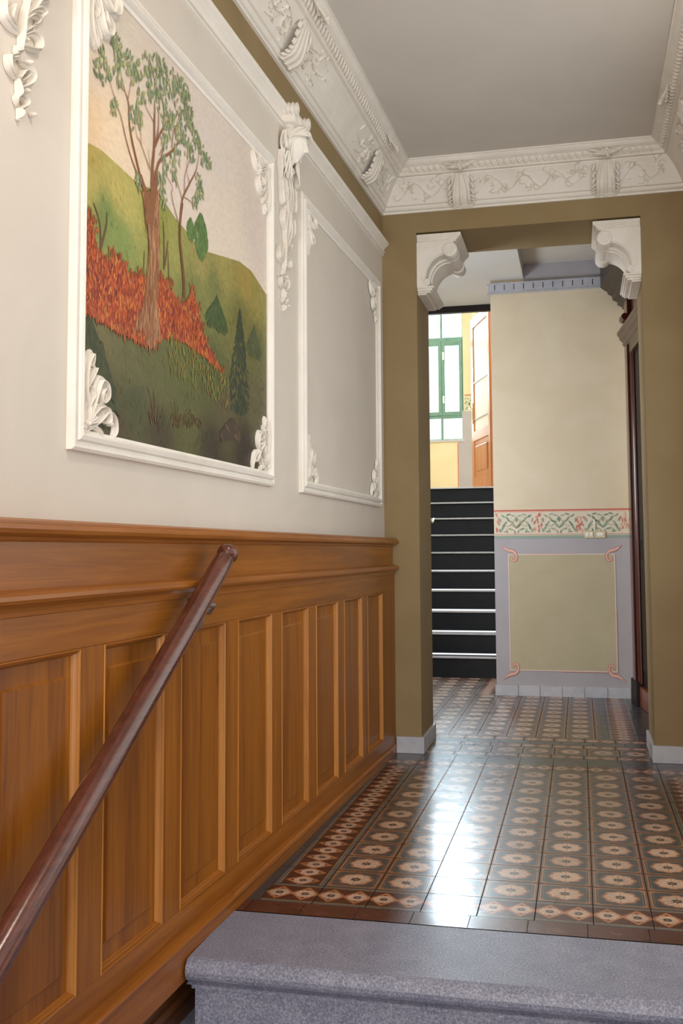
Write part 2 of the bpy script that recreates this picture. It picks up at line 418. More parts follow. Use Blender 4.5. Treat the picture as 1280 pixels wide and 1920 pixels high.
# ------------------------------------------------------------------ left wall frame: x = distance along the wall from the corner, y = out of the wall, z = up
CX,CY=-1.229,6.40; PH=0.03166; RZ=-(pi/2+PH)
def LW(s,n,z=0): return (CX-sin(PH)*s+cos(PH)*n, CY-cos(PH)*s-sin(PH)*n, z)
LL=dict(loc=(CX,CY,0),rotz=RZ)

# ------------------------------------------------------------------ the room shell
m=MB(); m.box(-.01,-.18,-1.2,9.3,0,3.262); m.slot=1; m.box(-.01,-.18,3.262,9.3,0,4.0)
struct(m.build('wall_left',[WALLGREY,OLIVE],**LL))
m=MB(); m.box(-2.75,6.4,0,-1.0,6.92,3.37); m.box(.42,6.4,0,1.0,6.92,3.37); m.box(-2.75,6.4,3.37,1.0,6.92,4.0)
struct(m.build('wall_back',OLIVE))
m=MB(); m.box(.713,-2.9,-1.2,.9,6.4,1.05)
for y0,y1 in ((-2.9,1.5),(6.1,6.4)): m.slot=1; m.box(.713,y0,1.05,.9,y1,3.262)
m.slot=1; m.box(.713,1.5,2.95,.9,6.1,3.262); m.slot=2; m.box(.713,-2.9,3.262,.9,6.4,4.0)  # gap left for the added screen
struct(m.build('wall_right',[WOOD_V,WALLGREY,OLIVE]))
wr=thing('added_window_2','unseen glazed screen added for the fill light in the right wall','window',(.80,0,0)); struct(wr)  # invented surround for the right fill light, out of view
for i in range(5):
    m=MB(); m.box(-.04,1.5+1.125*i,1.05,.04,1.5+1.125*i+(.06 if i<4 else .1),2.95); m.build('mullion',PLASTER,wr)
m=MB(); m.box(-.003,1.5,1.05,.003,6.1,2.95); m.build('pane',GLASS,wr)
m=MB(); m.box(-1.30,3.07,-.9,.75,3.52,-.228); m.box(-1.30,2.76,-.9,.75,3.07,-.46); struct(m.build('floor_step_base',GRANITE))
m=MB(); m.box(-1.75,-2.9,3.787,.9,6.4,4.0); struct(m.build('ceiling',CEILG))
m=MB(); m.box(-1.9,-3.05,-1.2,-1.3,-2.85,4); m.box(.62,-3.05,-1.2,.9,-2.85,4); m.box(-1.3,-3.05,3.3,.62,-2.85,4)
struct(m.build('wall_front',WALLGREY))

# floor with its inlaid tile borders (uv in tiles of 20 cm)
m=MB(); Z=0.0; T=.2
def tq(slot,x0,y0,x1,y1,u0,v0,u1,v1,rot=False):
    m.slot=slot
    uv=[(u0,v0),(u1,v0),(u1,v1),(u0,v1)] if not rot else [(u0,v0),(u0,v1),(u1,v1),(u1,v0)]
    m.quad((x0,y0,Z),(x1,y0,Z),(x1,y1,Z),(x0,y1,Z),uv)
XL,XR=-.98,.42; YF,YB=3.826,6.026
tq(2,-1.40,3.51,.75,3.626,0,0,10.75,1)                         # maroon edge strip
tq(3,-1.45,3.626,-1.18,6.4,0,0,14,1,True)                        # slate strip by the panelling
tq(3,.62,3.626,.75,6.4,0,0,14,1,True)
tq(1,-1.18,3.626,.62,YF,0,0,9,1)                                # near border
tq(1,-1.18,YB,.62,YB+.2,0,0,9,1)                                # far border
tq(3,-1.18,YB+.2,.62,6.4,0,0,9,.8)
tq(1,-1.18,YF,XL,YB,0,0,11,1,True); tq(1,XR,YF,.62,YB,0,0,11,1,True)
tq(0,XL,YF,XR,YB,0,0,7,11)
# threshold under the doorway
tq(1,XL-.02,6.4,XR,6.53,0,0,7.1,1); tq(0,XL-.02,6.53,XR,6.73,-.1,0,7,1); tq(1,XL-.02,6.73,XR,6.86,0,0,7.1,1)
tq(3,-2.6,6.86,.47,6.95,0,0,15,1)
# passage beyond
tq(1,-2.6,6.95,.47,7.1,0,0,15.3,1); tq(0,-2.6,7.1,.12,9.07,-.4,0,13.2,9.85); tq(3,.12,7.1,.17,9.07,0,0,9.8,1,True); tq(1,.17,7.1,.37,9.07,0,0,9.8,1,True); tq(3,.37,7.1,.60,9.07,0,0,9.8,1,True)
tq(0,-2.6,9.07,-.95,10.3,-.4,0,8,6.1); tq(1,-.95,9.07,-.74,10.3,0,0,6,1,True)
m.slot=2; m.box(-2.75,3.52,-.3,.9,10.3,-.002)
struct(m.build('floor',[T_FIELD,T_BORD,T_RED,T_GREY],fix=False))

# stair hall beyond
m=MB(); m.box(-2.75,6.92,0,-2.6,17.2,6.0); struct(m.build('wall_stair_left',CREAM))
m=MB(); m.box(-.74,9.07,0,.75,9.25,3.87); m.box(-.74,9.25,0,-.58,13.1,5.95)
wp=struct(m.build('wall_passage',CREAM))
SP=radians(6); SPL=(.47+9*sin(SP),9-9*cos(SP),0)
m=MB(); m.box(0,6.6,0,.28,9.10,3.87); struct(m.build('wall_passage_right',CREAM,None,SPL,SP))
m=MB(); m.box(-2.6,6.92,3.74,-.44,9.95,3.90); struct(m.build('ceiling_passage_left',CEILW))
m=MB(); m.box(-.44,6.92,3.87,.75,9.07,3.98); struct(m.build('ceiling_passage_right',CEILG))
m=MB(); m.box(-2.6,9.96,3.90,-.74,10.1,6.0); struct(m.build('wall_stair_front',CREAM))
m=MB(); m.box(-2.6,9.93,3.675,-.742,9.985,3.742); struct(m.build('trim_1',BLACKW))
m=MB(); m.box(-2.75,9.96,5.95,.75,17.2,6.1); struct(m.build('ceiling_stair',CEILW))
m=MB(); m.box(-.58,9.25,0,.75,13.1,2.11); m.box(-2.6,13.115,1.9,.6,17.0,2.11); struct(m.build('floor_landing',CREAM))
m=MB(); m.box(.5,13.0,2.11,.75,17.2,5.95); struct(m.build('wall_landing_right',YELLOW))
m=MB(); m.box(-.58,12.95,2.11,.5,13.1,5.95); struct(m.build('wall_landing_front',YELLOW))
# window wall with the opening
WX0,WX1,WZ0,WZ1,WY=-2.405,-1.718,3.02,5.30,15.6
m=MB(); m.box(-2.6,WY,2.11,-1.565,WY+.28,WZ0); m.box(-2.6,WY,WZ0,WX0,WY+.28,WZ1); m.box(WX1,WY,WZ0,-1.565,WY+.28,WZ1); m.box(-2.6,WY,WZ1,-1.565,WY+.28,5.95)
wl=struct(m.build('wall_landing',YELLOW))
m=MB(); m.box(-1.565,17.0,2.11,.5,17.2,5.95); m.box(-1.6,WY+.28,2.11,-1.565,17.0,5.95); struct(m.build('wall_landing_far',YELLOW))
m=MB(); m.box(-1.80,WY-.006,2.11,-1.74,WY,2.99); m.box(-1.74,WY-.004,2.11,-1.566,WY,3.47); m.build('painted_grey_dado',LAVEND,wl)
m=MB(); m.box(-1.82,WY-.007,2.11,-1.806,WY,2.96); m.build('painted_pink_line',REDLINE,wl)
m=MB(); m.box(-2.5,WY-.02,2.985,-1.70,WY+.02,3.02); m.build('window_sill',STONEW,wl)

# ------------------------------------------------------------------ stair window
wn=thing('window_1','tall narrow green-framed casement window above the stair landing','window',(0,WY+.1,0)); struct(wn)
def bar(x0,z0,x1,z1,y0=-.03,y1=.03): 
    b=MB(); b.box(x0,y0,z0,x1,y1,z1); return b
XM=-2.062
b=MB()
b.box(WX0,-.04,WZ0,WX0+.045,.04,WZ1); b.box(WX1-.02,-.04,WZ0,WX1,.04,WZ1); b.box(WX0,-.04,WZ0,WX1,.04,WZ0+.02); b.box(WX0,-.04,WZ1-.05,WX1,.04,WZ1)
b.box(WX0+.045,-.04,4.60,WX1-.02,.04,4.66); b.box(WX0+.045,-.04,3.36,WX1-.02,.04,3.41)
b.box(XM-.018,-.035,4.66,XM+.018,.035,WZ1-.05); b.box(XM-.02,-.035,WZ0+.02,XM+.02,.035,3.36)
b.box(XM-.012,-.045,3.41,XM+.012,.03,4.60)
b.build('window_frame',GREENF,wn,bevel=.004)
for (a,c) in ((WX0+.045,XM-.004),(XM+.004,WX1-.02)):
    s=MB(); w=.05
    s.box(a,-.055,3.41,a+w,.01,4.60); s.box(c-w,-.055,3.41,c,.01,4.60); s.box(a+w,-.055,3.41,c-w,.01,3.47); s.box(a+w,-.055,4.52,c-w,.01,4.60)
    so=s.build('casement',GREENF,wn,bevel=.004)
    g=MB(); g.box(a+w,-.02,3.47,c-w,-.014,4.52); g.build('pane',GLASS,so)
for z in (3.66,4.36):
    s=MB(); s.box(XM+.015,-.085,z-.06,XM+.04,-.056,z+.06); s.box(XM+.02,-.10,z-.055,XM+.035,-.084,z-.0); s.build('window_latch',WHITEP,wn,bevel=.004)
for (x0,x1,z0,z1) in ((WX0+.045,XM-.018,4.66,WZ1-.05),(XM+.018,WX1-.02,4.66,WZ1-.05),(WX0+.045,XM-.02,WZ0+.02,3.36),(XM+.02,WX1-.02,WZ0+.02,3.36)):
    g=MB(); g.box(x0,-.003,z0,x1,.003,z1); g.build('pane',GLASS,wn)

# painted frieze scrap on the landing wall
m=MB(); m.col=rgb(206,206,180); m.box(-1.70,WY-.009,3.46,-1.575,WY-.004,3.72)
m.col=rgb(190,120,100); m.box(-1.70,WY-.010,3.705,-1.575,WY-.004,3.722)
m.col=rgb(104,136,104)
for i in range(16):
    a=random.uniform(-1.69,-1.585); z=random.uniform(3.48,3.69); t=random.uniform(0,pi); L_=.022; w_=.007
    m.add([(a-L_*cos(t),WY-.0105,z-L_*sin(t)),(a+w_*sin(t),WY-.0105,z-w_*cos(t)),(a+L_*cos(t),WY-.0105,z+L_*sin(t)),(a-w_*sin(t),WY-.0105,z+w_*cos(t))],[(0,1,2,3)])
m.build('painted_frieze',STENCIL,wl)

# ------------------------------------------------------------------ glazed door standing open on the landing
A=Vector((-1.105,13.42,2.115)); Bp=Vector((-1.45,14.4,2.115)); dv=Bp-A; ang=atan2(dv.y,dv.x); DW=dv.length
dt=thing('door_1','glazed oak door standing open at the top of the stairs','door',A,ang); dt['kind']='structure'
H=2.50
m=MB(); m.box(0,-.022,0,.10,.022,H); m.box(DW-.13,-.022,0,DW,.022,H); m.box(.10,-.022,H-.14,DW-.13,.022,H); m.box(.10,-.022,0,DW-.13,.022,.2); m.box(.10,-.022,.72,DW-.13,.022,.86); m.box(.10,-.012,.2,DW-.13,.012,.72)
m.build('door_frame',DOORW,dt,bevel=.004)
m=MB(); m.box(.18,-.026,.28,DW-.21,.026,.64); m.build('lower_panel',DOORW,dt,bevel=.008)
m=MB(); m.box(.10,-.004,.86,DW-.13,.004,H-.14); m.build('glass_panel',FROST,dt)
m=MB()
for s in (-1,1):
    m.box(.10,s*.012-.006,1.02,DW-.13,s*.012+.006,1.035); m.box(.10,s*.012-.006,1.55,DW-.13,s*.012+.006,1.565)
m.build('glazing_bar',STEEL,dt)
m=MB(); m.box(DW-.085,.022,.98,DW-.04,.03,1.28); m.tube([(DW-.06,.026,1.2),(DW-.06,.075,1.2),(DW-.10,.085,1.19),(DW-.18,.08,1.185)],.010); m.box(DW-.085,-.03,.98,DW-.04,-.022,1.28); m.tube([(DW-.06,-.026,1.2),(DW-.06,-.075,1.2),(DW-.10,-.085,1.19),(DW-.18,-.08,1.185)],.010); m.build('door_handle',BRASS,dt)
m=MB(); m.box(-1.105,13.30,2.11,-1.03,13.42,4.9); tag(m.build('door_jamb',DOORW),'oak door post beside the open glazed door','door frame')
m=MB(); m.box(-1.86,15.35,2.111,-1.80,15.45,2.20); tag(m.build('door_stop',REDW,bevel=.01),'small red-brown block on the landing floor under the window','door stop')

# ------------------------------------------------------------------ dark staircase
NR=10; RISE=.211; RUN=.315; SY=10.26
st=thing('staircase','dark-painted staircase with pale nosings rising beyond the doorway','staircase',(-1.67,SY,0))
for k in range(NR):
    y=k*RUN; z=k*RISE; a=.925
    m=MB(); m.box(-a,y,z,a-.003,y+.03,z+RISE-.018); m.box(-a,y+.0,z+RISE-.03,a-.003,y+RUN+.03 if k<NR-1 else y+.08,z+RISE-.018)
    sp=m.build('step',BLACKS,st)
    m=MB(); m.box(-a,y-.022,z+RISE-.020,a-(.06 if k==0 else .004),y+.012,z+RISE); m.build('nosing',NOSE,sp,bevel=.004)
m=MB(); m.ball((-2.255,11.0,1.62),.03); 

# ------------------------------------------------------------------ painted partition: frieze, dado panel, plinth tiles
YW=9.07
m=MB(); m.box(-.74,YW-.002,.095,.47,YW,1.392); m.build('painted_lavender_dado',LAVEND,wp)
m=MB(); m.box(-.615,YW-.004,.225,.30,YW-.001,1.243); m.build('painted_khaki_panel',KHAKI,wp)
m=MB(); m.col=rgb(226,206,196)
x0,x1,z0,z1=-.62,.305,.22,1.248; t=.009
for (a,b,c,d) in ((x0,z0,x1,z0+t),(x0,z1-t,x1,z1),(x0,z0+t,x0+t,z1-t),(x1-t,z0+t,x1,z1-t)): m.box(a,YW-.006,b,c,YW-.0045,d)
m.col=rgb(208,142,130)
for (a,b,c,d) in ((x0+.45,z0-.004,x1,z0+.001),(x0+.2,z1,x1-.3,z1+.003),(x1-.002,z0,x1+.003,z1*.6)): m.box(a,YW-.0063,b,c,YW-.0045,d)
def stroke(m,pts,w,y,col,n=10,taper=True):
    P=catmull(pts,n); k=len(P); vs=[]
    for i,(a,b) in enumerate(P):
        p,q=P[max(i-1,0)],P[min(i+1,k-1)]; dx,dy=q[0]-p[0],q[1]-p[1]; L_=hypot(dx,dy) or 1
        ww=w*.5*((.35+.65*sin(pi*(i/(k-1)*.8+.15))) if taper else 1)
        vs+=[(a-dy/L_*ww,y,b+dx/L_*ww),(a+dy/L_*ww,y,b-dx/L_*ww)]
    m.col=col; m.add(vs,[(2*i,2*i+1,2*i+3,2*i+2) for i in range(k-1)])
for cx,cz,sx,sz in ((x0,z1,1,1),(x1,z1,-1,1),(x0,z0,1,-1),(x1,z0,-1,-1)):
    f=lambda L_:[(cx+sx*a,cz+sz*b) for a,b in L_]
    for dy,cl,w in ((.0065,rgb(204,132,122),.026),(.0075,rgb(230,196,184),.010)):
        stroke(m,f([(-.035,.055),(.0,.03),(.045,.02),(.075,-.02),(.06,-.06),(.03,-.05),(.035,-.025)]),w,YW-dy,cl)
        stroke(m,f([(.075,.0),(.05,.03),(.02,.035),(-.02,.05),(-.055,.075)]),w*.8,YW-dy-.0003,cl)
m.build('painted_corner_scroll_border',STENCIL,wp)
m=MB(); m.col=rgb(224,214,194); m.box(-.74,YW-.004,1.39,.47,YW-.001,1.64)
m.col=rgb(150,170,156); m.box(-.74,YW-.006,1.388,.47,YW-.002,1.412)
m.col=rgb(212,164,146); m.box(-.74,YW-.006,1.418,.47,YW-.002,1.426)
m.col=rgb(202,112,92); m.box(-.74,YW-.006,1.628,.47,YW-.002,1.642); m.col=rgb(226,190,172); m.box(-.74,YW-.006,1.618,.47,YW-.002,1.628)
def petal(m,x,z,L_,w,t,y,col):
    if x-L_*.5<-.738 or x+L_*.5>.468: return
    c,s=cos(t),sin(t); P=[(-.5,0),(-.2,.42),(.15,.5),(.5,0),(.15,-.5),(-.2,-.42)]
    m.col=col; m.add([(x+L_*a*c-w*b*s,y,z+L_*a*s+w*b*c) for a,b in P],[tuple(range(6))])
rr=random.Random(3)
for q in range(4):
    fx=-.73+.374*q
    for i in range(26):   # pink acanthus
        a=rr.uniform(-.04,.04); z=rr.uniform(1.445,1.60)
        if abs(a)>.046-.25*abs(z-1.51): continue
        petal(m,fx+a,z,.036,.011,pi/2+a*9,YW-.0072-i*1e-5,rr.choice([rgb(214,130,120),rgb(226,168,152),rgb(204,112,104),rgb(232,196,178)]))
    for sx in (-1,1):
        gx=lambda a: fx+.187+sx*a
        GR=[rgb(134,160,140),rgb(108,136,114),rgb(156,176,152),rgb(162,170,134)]
        for (a,z,t,L_,w) in ((.02,1.50,.8,.07,.018),(.045,1.535,.5,.06,.016),(.075,1.56,1.0,.06,.016),(.10,1.52,-.9,.06,.014),(.12,1.485,-1.2,.06,.016),(.05,1.47,.3,.06,.014),(.085,1.455,1.3,.045,.012),(.03,1.59,.2,.05,.012),(.07,1.60,-.3,.045,.012),(.115,1.585,.6,.05,.014),(.14,1.55,1.4,.05,.012),(.14,1.46,1.1,.04,.012),(.015,1.445,1.2,.04,.010),(.005,1.555,1.5,.05,.012),(.10,1.445,.2,.035,.010)):
            petal(m,gx(a),z,L_,w,t if sx>0 else pi-t,YW-.0078,rr.choice(GR))
        stroke(m,[(gx(.15),1.44),(gx(.10),1.50),(gx(.06),1.50),(gx(0),1.58)],.006,YW-.0075,rgb(170,184,160))
for x in (-.73,.39):
    pass
m.build('painted_acanthus_frieze',STENCIL,wp)
m=MB(); x=-.745
xs=[-.752,-.548,-.360,-.170,.020,.215,.41,.47]
for a,b in zip(xs[:-1],xs[1:]): m.box(a+.002,YW-.022,0,b-.002,YW-.003,.093)
m.build('baseboard_partition',STONEW,bevel=.002); bpy.data.objects['baseboard_partition']['kind']='structure'
# small ticked cornice on top of the partition
m=MB(); m.box(-.755,YW-.03,3.618,.35,YW-.001,3.695); m.box(-.765,YW-.04,3.692,.35,YW-.001,3.705); m.box(-.765,YW-.036,3.610,.35,YW-.001,3.620)
m.slot=1
for i in range(12): m.box(-.70+.0865*i,YW-.032,3.640,-.694+.0865*i,YW-.029,3.690)
m.slot=0; struct(m.build('trim_2',[STONEW,BLACKW]))
m=MB(); m.box(-.44,YW-.004,3.705,.47,YW,3.87); m.build('painted_band_over_cornice',LAVEND,wp)
# switch plates and cable
so=thing('light_switch','cream double switch plate on the painted floral frieze','light switch',(.09,YW-.008,1.415))
m=MB(); m.box(-.040,-.008,-.03,.040,0,.03); m.build('face_plate',CREAMP,so,bevel=.003)
for dx in (-.017,.017):
    m=MB(); m.box(dx-.013,-.013,-.012,dx+.013,-.007,.020); m.build('rocker',WHITEP,so,bevel=.002)
s2=thing('wall_socket','white socket plate right of the switch on the painted frieze','socket',(.185,YW-.008,1.415))
m=MB(); m.box(-.042,-.008,-.03,.042,0,.03); m.build('face_plate',CREAMP,s2,bevel=.003)
m=MB(); m.box(-.026,-.012,-.012,.026,-.007,.018); m.build('cover',WHITEP,s2,bevel=.002)
m=MB(); m.tube([(.137,YW-.012,1.55),(.139,YW-.012,1.50),(.136,YW-.014,1.45),(.137,YW-.012,1.385)],.0035); tag(m.build('cable',WHITEP),'short white cable hanging between the switch and the socket plate','cable')
m=MB(); m.tube([(-1.570,11.0,1.60),(-1.58,11.15,1.64),(-1.62,11.2,1.62),(-1.66,11.2,1.55)],.012); tag(m.build('stair_handrail_hook',WHITEP),'small white handrail end peeping from behind the left pier','handrail')

# ------------------------------------------------------------------ dark door with heavy entablature in the passage
dd=thing('door_2','dark mahogany door with a heavy carved entablature in the passage','door',SPL,SP); dd['kind']='structure'
m=MB()
for (y0,y1) in ((8.66,8.90),(7.15,7.34)):
    m.box(-.055,y0,.16,-.001,y1,3.04); m.box(-.07,y0+.05,.16,-.055,y1-.07,3.02)
m.build('door_casing',MAHOG,dd,bevel=.006)
m=MB()
for (y0,y1) in ((8.64,8.92),(7.13,7.36)): m.box(-.075,y0,0,-.001,y1,.20)
m.build('plinth_block',BLACKW,dd,bevel=.006)
m=MB(); m.tube([(-.030,8.645,.18),(-.030,8.645,3.0)],.022,12); m.build('casing_bead',MAHOG,dd)
m=MB(); m.box(-.02,7.34,.165,-.002,8.64,3.02); 
for z0,z1 in ((.3,1.2),(1.35,2.9)):
    m.box(-.03,7.45,z0,-.02,7.95,z1); m.box(-.03,8.05,z0,-.02,8.55,z1)
m.build('door_leaf',BLACKW,dd,bevel=.005)
m=MB(); m.box(-.05,7.34,0,-.002,8.64,.16); m.build('threshold',REDW,dd,bevel=.006)
def profY(prof,y0,y1,mit=0):
    b=MB(); P=[(0,prof[0][1])]+prof+[(0,prof[-1][1])]
    b.prism(P,lambda p:(-p[0],y0-mit*p[0],p[1]),lambda p:(-p[0],y1+mit*p[0],p[1])); return b
profY([(.055,2.94),(.055,3.04),(.07,3.05),(.07,3.075),(.095,3.10),(.10,3.125),(.115,3.14),(.115,3.165),(.06,3.19)],7.0,8.93,0).build('head_cornice',BROWNW,dd,bevel=.003)
profY([(.045,3.19),(.045,3.42)],7.1,8.80).build('frieze_board',MAHOG,dd)
m=MB()
for y in (8.62,7.2):
    m.box(-.075,y,3.19,-.045,y+.16,3.40); m.lathe([(0,.0),(.0,.03),(.1,.035),(.16,.03),(.16,0)],(-.09,y,3.24),(0,1,0),16)
m.build('frieze_console',MAHOG,dd,bevel=.004)
profY([(.06,3.38),(.06,3.40),(.10,3.42),(.10,3.445),(.14,3.465),(.145,3.50),(.18,3.52),(.185,3.54),(.215,3.56),(.24,3.58),(.24,3.86)],7.0,8.97,0).build('crown_moulding',CROWNW,dd,bevel=.003)

# ------------------------------------------------------------------ cornice
CP=[(0,3.503),(.014,3.503),(.016,3.512),(.009,3.514),(.009,3.518),(.024,3.521),(.032,3.530),(.034,3.538),(.026,3.540),(.026,3.545),(.040,3.548),(.045,3.556),(.048,3.566),
    (.058,3.585),(.072,3.612),(.090,3.642),(.110,3.668),(.134,3.692),(.136,3.699),(.131,3.702),(.140,3.703),(.152,3.704),(.155,3.711),(.151,3.718),
    (.156,3.722),(.166,3.727),(.174,3.735),(.180,3.746),(.190,3.750),(.204,3.757),(.216,3.768),(.222,3.776),(.230,3.777),(.230,3.7865),(0,3.7865)]
# intersection of the left offset line with Y = 6.4 - n
def cornerL(n): # along-wall distance where the left offset line meets the back offset line
    s=(n-sin(PH)*n)/cos(PH); return s
m=MB(); m.strip(CP,lambda p:(cornerL(p[0]),p[0],p[1]),lambda p:(9.2,p[0],p[1])); m.smooth=False
struct(m.build('trim_3',PLASTER,fix=False,**LL))
def LWX(n): 
    s=cornerL(n); return LW(s,n)[0]
m=MB(); m.strip(CP,lambda p:(.713-p[0],6.4-p[0],p[1]),lambda p:(LWX(p[0]),6.4-p[0],p[1])); struct(m.build('trim_4',PLASTER,fix=False))
m=MB(); m.strip(CP,lambda p:(.713-p[0],-2.8,p[1]),lambda p:(.713-p[0],6.4-p[0],p[1])); struct(m.build('trim_5',PLASTER,fix=False))
# cove mapping: a along, b 0..1 up the cove, h outward
CV=[(.048,3.566),(.058,3.585),(.072,3.612),(.090,3.642),(.110,3.668),(.134,3.692)]
def cove(b,h):
    b=max(-.6,min(1.5,b)); x=b*5; i=max(0,min(4,int(math.floor(x)))); f=x-i
    n=CV[i][0]+(CV[i+1][0]-CV[i][0])*f; z=CV[i][1]+(CV[i+1][1]-CV[i][1])*f
    return n+h*.72, z-h*.69
def CM(flip=1):
    def f(a,b,h):
        n,z=cove(b,h); return (flip*a,n,z)
    return f
# rope bands (leafy twists) along each side
def rope(x0,x1,step=.040):
    m=MB(); m.smooth=True; x=x0
    while x<x1:
        m.tube([(x,.163,3.718),(x+.010,.172,3.726),(x+.026,.186,3.744)],[.005,.011,.004],6); x+=step
    return m
o=rope(.22,6.2).build('rope_moulding',PLASTER_OLD,bpy.data.objects['trim_3'])
# back side uses a frame with x along -X from the right corner, y towards the camera
BK=dict(loc=(.713,6.4,0),rotz=pi)     # local x = -X, local y = -Y
o=rope(.22,1.74).build('rope_moulding',PLASTER_OLD); o.location=(.713,6.4,0); o.rotation_euler[2]=pi; o.parent=bpy.data.objects['trim_4']
RT=dict(loc=(.713,6.4,0),rotz=pi/2)   # local x = +Y, local y = -X
o=rope(-5.0,-.22).build('rope_moulding',PLASTER_OLD); o.location=(.713,6.4,0); o.rotation_euler[2]=pi/2; o.parent=bpy.data.objects['trim_5']

# clasps: acanthus straps over the cove, with a flower head on the rope band
def clasp_root(label,loc,rz):
    t=thing('cornice_clasp',label,'cornice ornament',loc,rz,'plaster clasps on the cornice'); M=CM()
    def M2(a,b,h):
        bow=.032*max(0,sin(pi*max(0,min(1,(b+.45)/1.45)))); n,z=cove(b,h+bow); return (a,n,z)
    m=MB(); m.smooth=True
    for dx,w in ((-.044,.026),(0,.030),(.044,.026)):
        m.ribbon([(dx*1.1,-.50),(dx*1.1,-.1),(dx*1.0,.5),(dx*.5,1.05)],w,.020,M2,False,False,16)
    m.ribbon([(0,-.5),(0,.3),(0,1.0)],.115,.010,M2,False,False,16)
    for sx in (-1,1):
        for q in range(6):
            b=-.30+q*.22; m.ribbon([(sx*.050,b+.10),(sx*.066,b+.08),(sx*.078,b-.06),(sx*.070,b-.10)],.022,.016,M2,False,True,8)
    m.build('strap',PLASTER_OLD,t)
    m=MB(); m.smooth=True
    for dx in (-.05,0,.05): m.blob(dx,-.5,.020,.030,M2)
    m.build('foot_bead',PLASTER_OLD,t)
    m=MB(); m.smooth=True
    c=Vector((0,.205,3.728))
    for k in range(9):
        a=2*pi*k/9+.3; r=.062 if k%2 else .088
        d=Vector((cos(a),-.35*sin(a),.55*sin(a)))*r
        m.tube([c,c+d*.5+Vector((0,.016,-.016)),c+d],[.008,.012,.003],8)
    m.ball(tuple(c+Vector((0,.020,-.018))),.016)
    for sx in (-1,1): m.tube([(sx*.02,.20,3.72),(sx*.07,.205,3.735),(sx*.11,.20,3.745)],[.012,.010,.003],8)
    m.build('flower_head',PLASTER_OLD,t)
    return t
def relief(name,label,strokes,blobs,loc,rz,flip=1,M=None,mat=None,group=None,cat='plaster relief'):
    m=MB(); m.smooth=True; M=M or CM(flip)
    for p,w,h in strokes: m.ribbon(p,w,h,M,w>.012,True,12)
    for a,b,r,h in blobs: m.blob(a,b,r,h,M)
    o=m.build(name,mat or PLASTER_OLD,None,loc,rz); return tag(o,label,cat,group)
def rose_sprig(sign,rr,reach=.42):
    S=[];B=[]
    S.append(([(sign*.10,.2),(sign*.20,.55),(sign*.30,.45),(sign*reach,.62)],.010,.010))
    S.append(([(sign*.10,.6),(sign*.18,.8),(sign*.27,.85)],.008,.009)); S.append(([(sign*.24,.5),(sign*.30,.2),(sign*.36,.1)],.008,.009))
    for k in range(5):
        a=2*pi*k/5; cx,cz=sign*.165,.42
        S.append(([(cx+.030*cos(a),cz+.24*sin(a)),(cx+.036*cos(a+.7),cz+.28*sin(a+.7)),(cx+.028*cos(a+1.4),cz+.22*sin(a+1.4))],.016,.014))
    B.append((sign*.165,.42,.018,.016))
    for i in range(17):
        a=sign*rr.uniform(.12,reach); b=rr.uniform(.05,.92); t=rr.uniform(0,2*pi); L_=rr.uniform(.03,.05)
        S.append(([(a,b),(a+L_*.6*cos(t),b+L_*5*sin(t)),(a+L_*cos(t+.5),b+L_*8*sin(t+.4)*.8)],rr.uniform(.007,.011),.010))
    for i in range(4): B.append((sign*rr.uniform(.15,reach),rr.uniform(.1,.9),.008,.010))
    return S,B
def cp(s): return LW(s,0)
clasps=[]
root=clasp_root('plaster clasp on the left cornice nearest the inner corner',LW(.60,0),RZ)
for s,lab in ((2.12,'plaster clasp on the left cornice above the moulded female head'),(3.64,'plaster clasp on the left cornice over the landscape mural')): dup(root,LW(s,0),RZ,lab)
dup(root,(-.69,6.4,0),pi,'plaster clasp on the far cornice at the left, above the left corbel')
dup(root,(.213,6.4,0),pi,'plaster clasp on the far cornice at the right, above the right corbel')
dup(root,(.713,5.52,0),pi/2,'plaster clasp on the right cornice at the frame edge')
rr=random.Random(11)
for s,lab in ((.60,'nearest the inner corner'),(2.12,'above the moulded female head'),(3.64,'over the landscape mural')):
    for sg,ll in ((1,'near'),(-1,'far')):
        S,B=rose_sprig(sg,rr)
        relief('rose_relief','left cornice rose sprig, %s side of the clasp %s'%(ll,lab),S,B,LW(s,0),RZ,group='rose sprigs on the cornice')
for sg,ll in ((-1,'near'),(1,'far')):
    S,B=rose_sprig(sg,rr,.5); relief('rose_relief','right cornice rose sprig, %s side of its clasp'%ll,S,B,(.713,5.52,0),pi/2,group='rose sprigs on the cornice')
def vine(a0,a1,rr,dens=50):
    S=[];B=[]; n=max(3,int((a1-a0)/.09)); pts=[(a0+(a1-a0)*i/n,.5+.28*(-1)**i) for i in range(n+1)]
    S.append((pts,.008,.009))
    for i,(a,b) in enumerate(pts):
        s=(-1)**i
        S.append(([(a,b),(a+.03,b+.1*s),(a+.045,b-.12*s),(a+.02,b-.15*s)],.008,.009))
    for i in range(int((a1-a0)*dens)):
        a=rr.uniform(a0,a1); b=.5+.3*sin(pi*(a-a0)/(a1-a0)*n)+rr.uniform(-.32,.32); b=max(.05,min(.95,b)); t=rr.uniform(0,2*pi); L_=rr.uniform(.024,.04)
        S.append(([(a,b),(a+L_*.7*cos(t),b+L_*4*sin(t)),(a+L_*1.2*cos(t+.6),b+L_*7*sin(t+.5))],rr.uniform(.007,.011),.010))
    for i in range(int((a1-a0)*8)): B.append((rr.uniform(a0,a1),rr.uniform(.2,.8),.009,.011))
    return S,B
for a0,a1,lab in ((.14,.40,'right of the right clasp'),(.60,1.30,'between the two clasps'),(1.50,1.80,'left of the left clasp')):
    S,B=vine(a0,a1,rr,60); relief('vine_relief','trailing vine relief on the far cornice, '+lab,S,B,(.713,6.4,0),pi,group='vines on the far cornice')

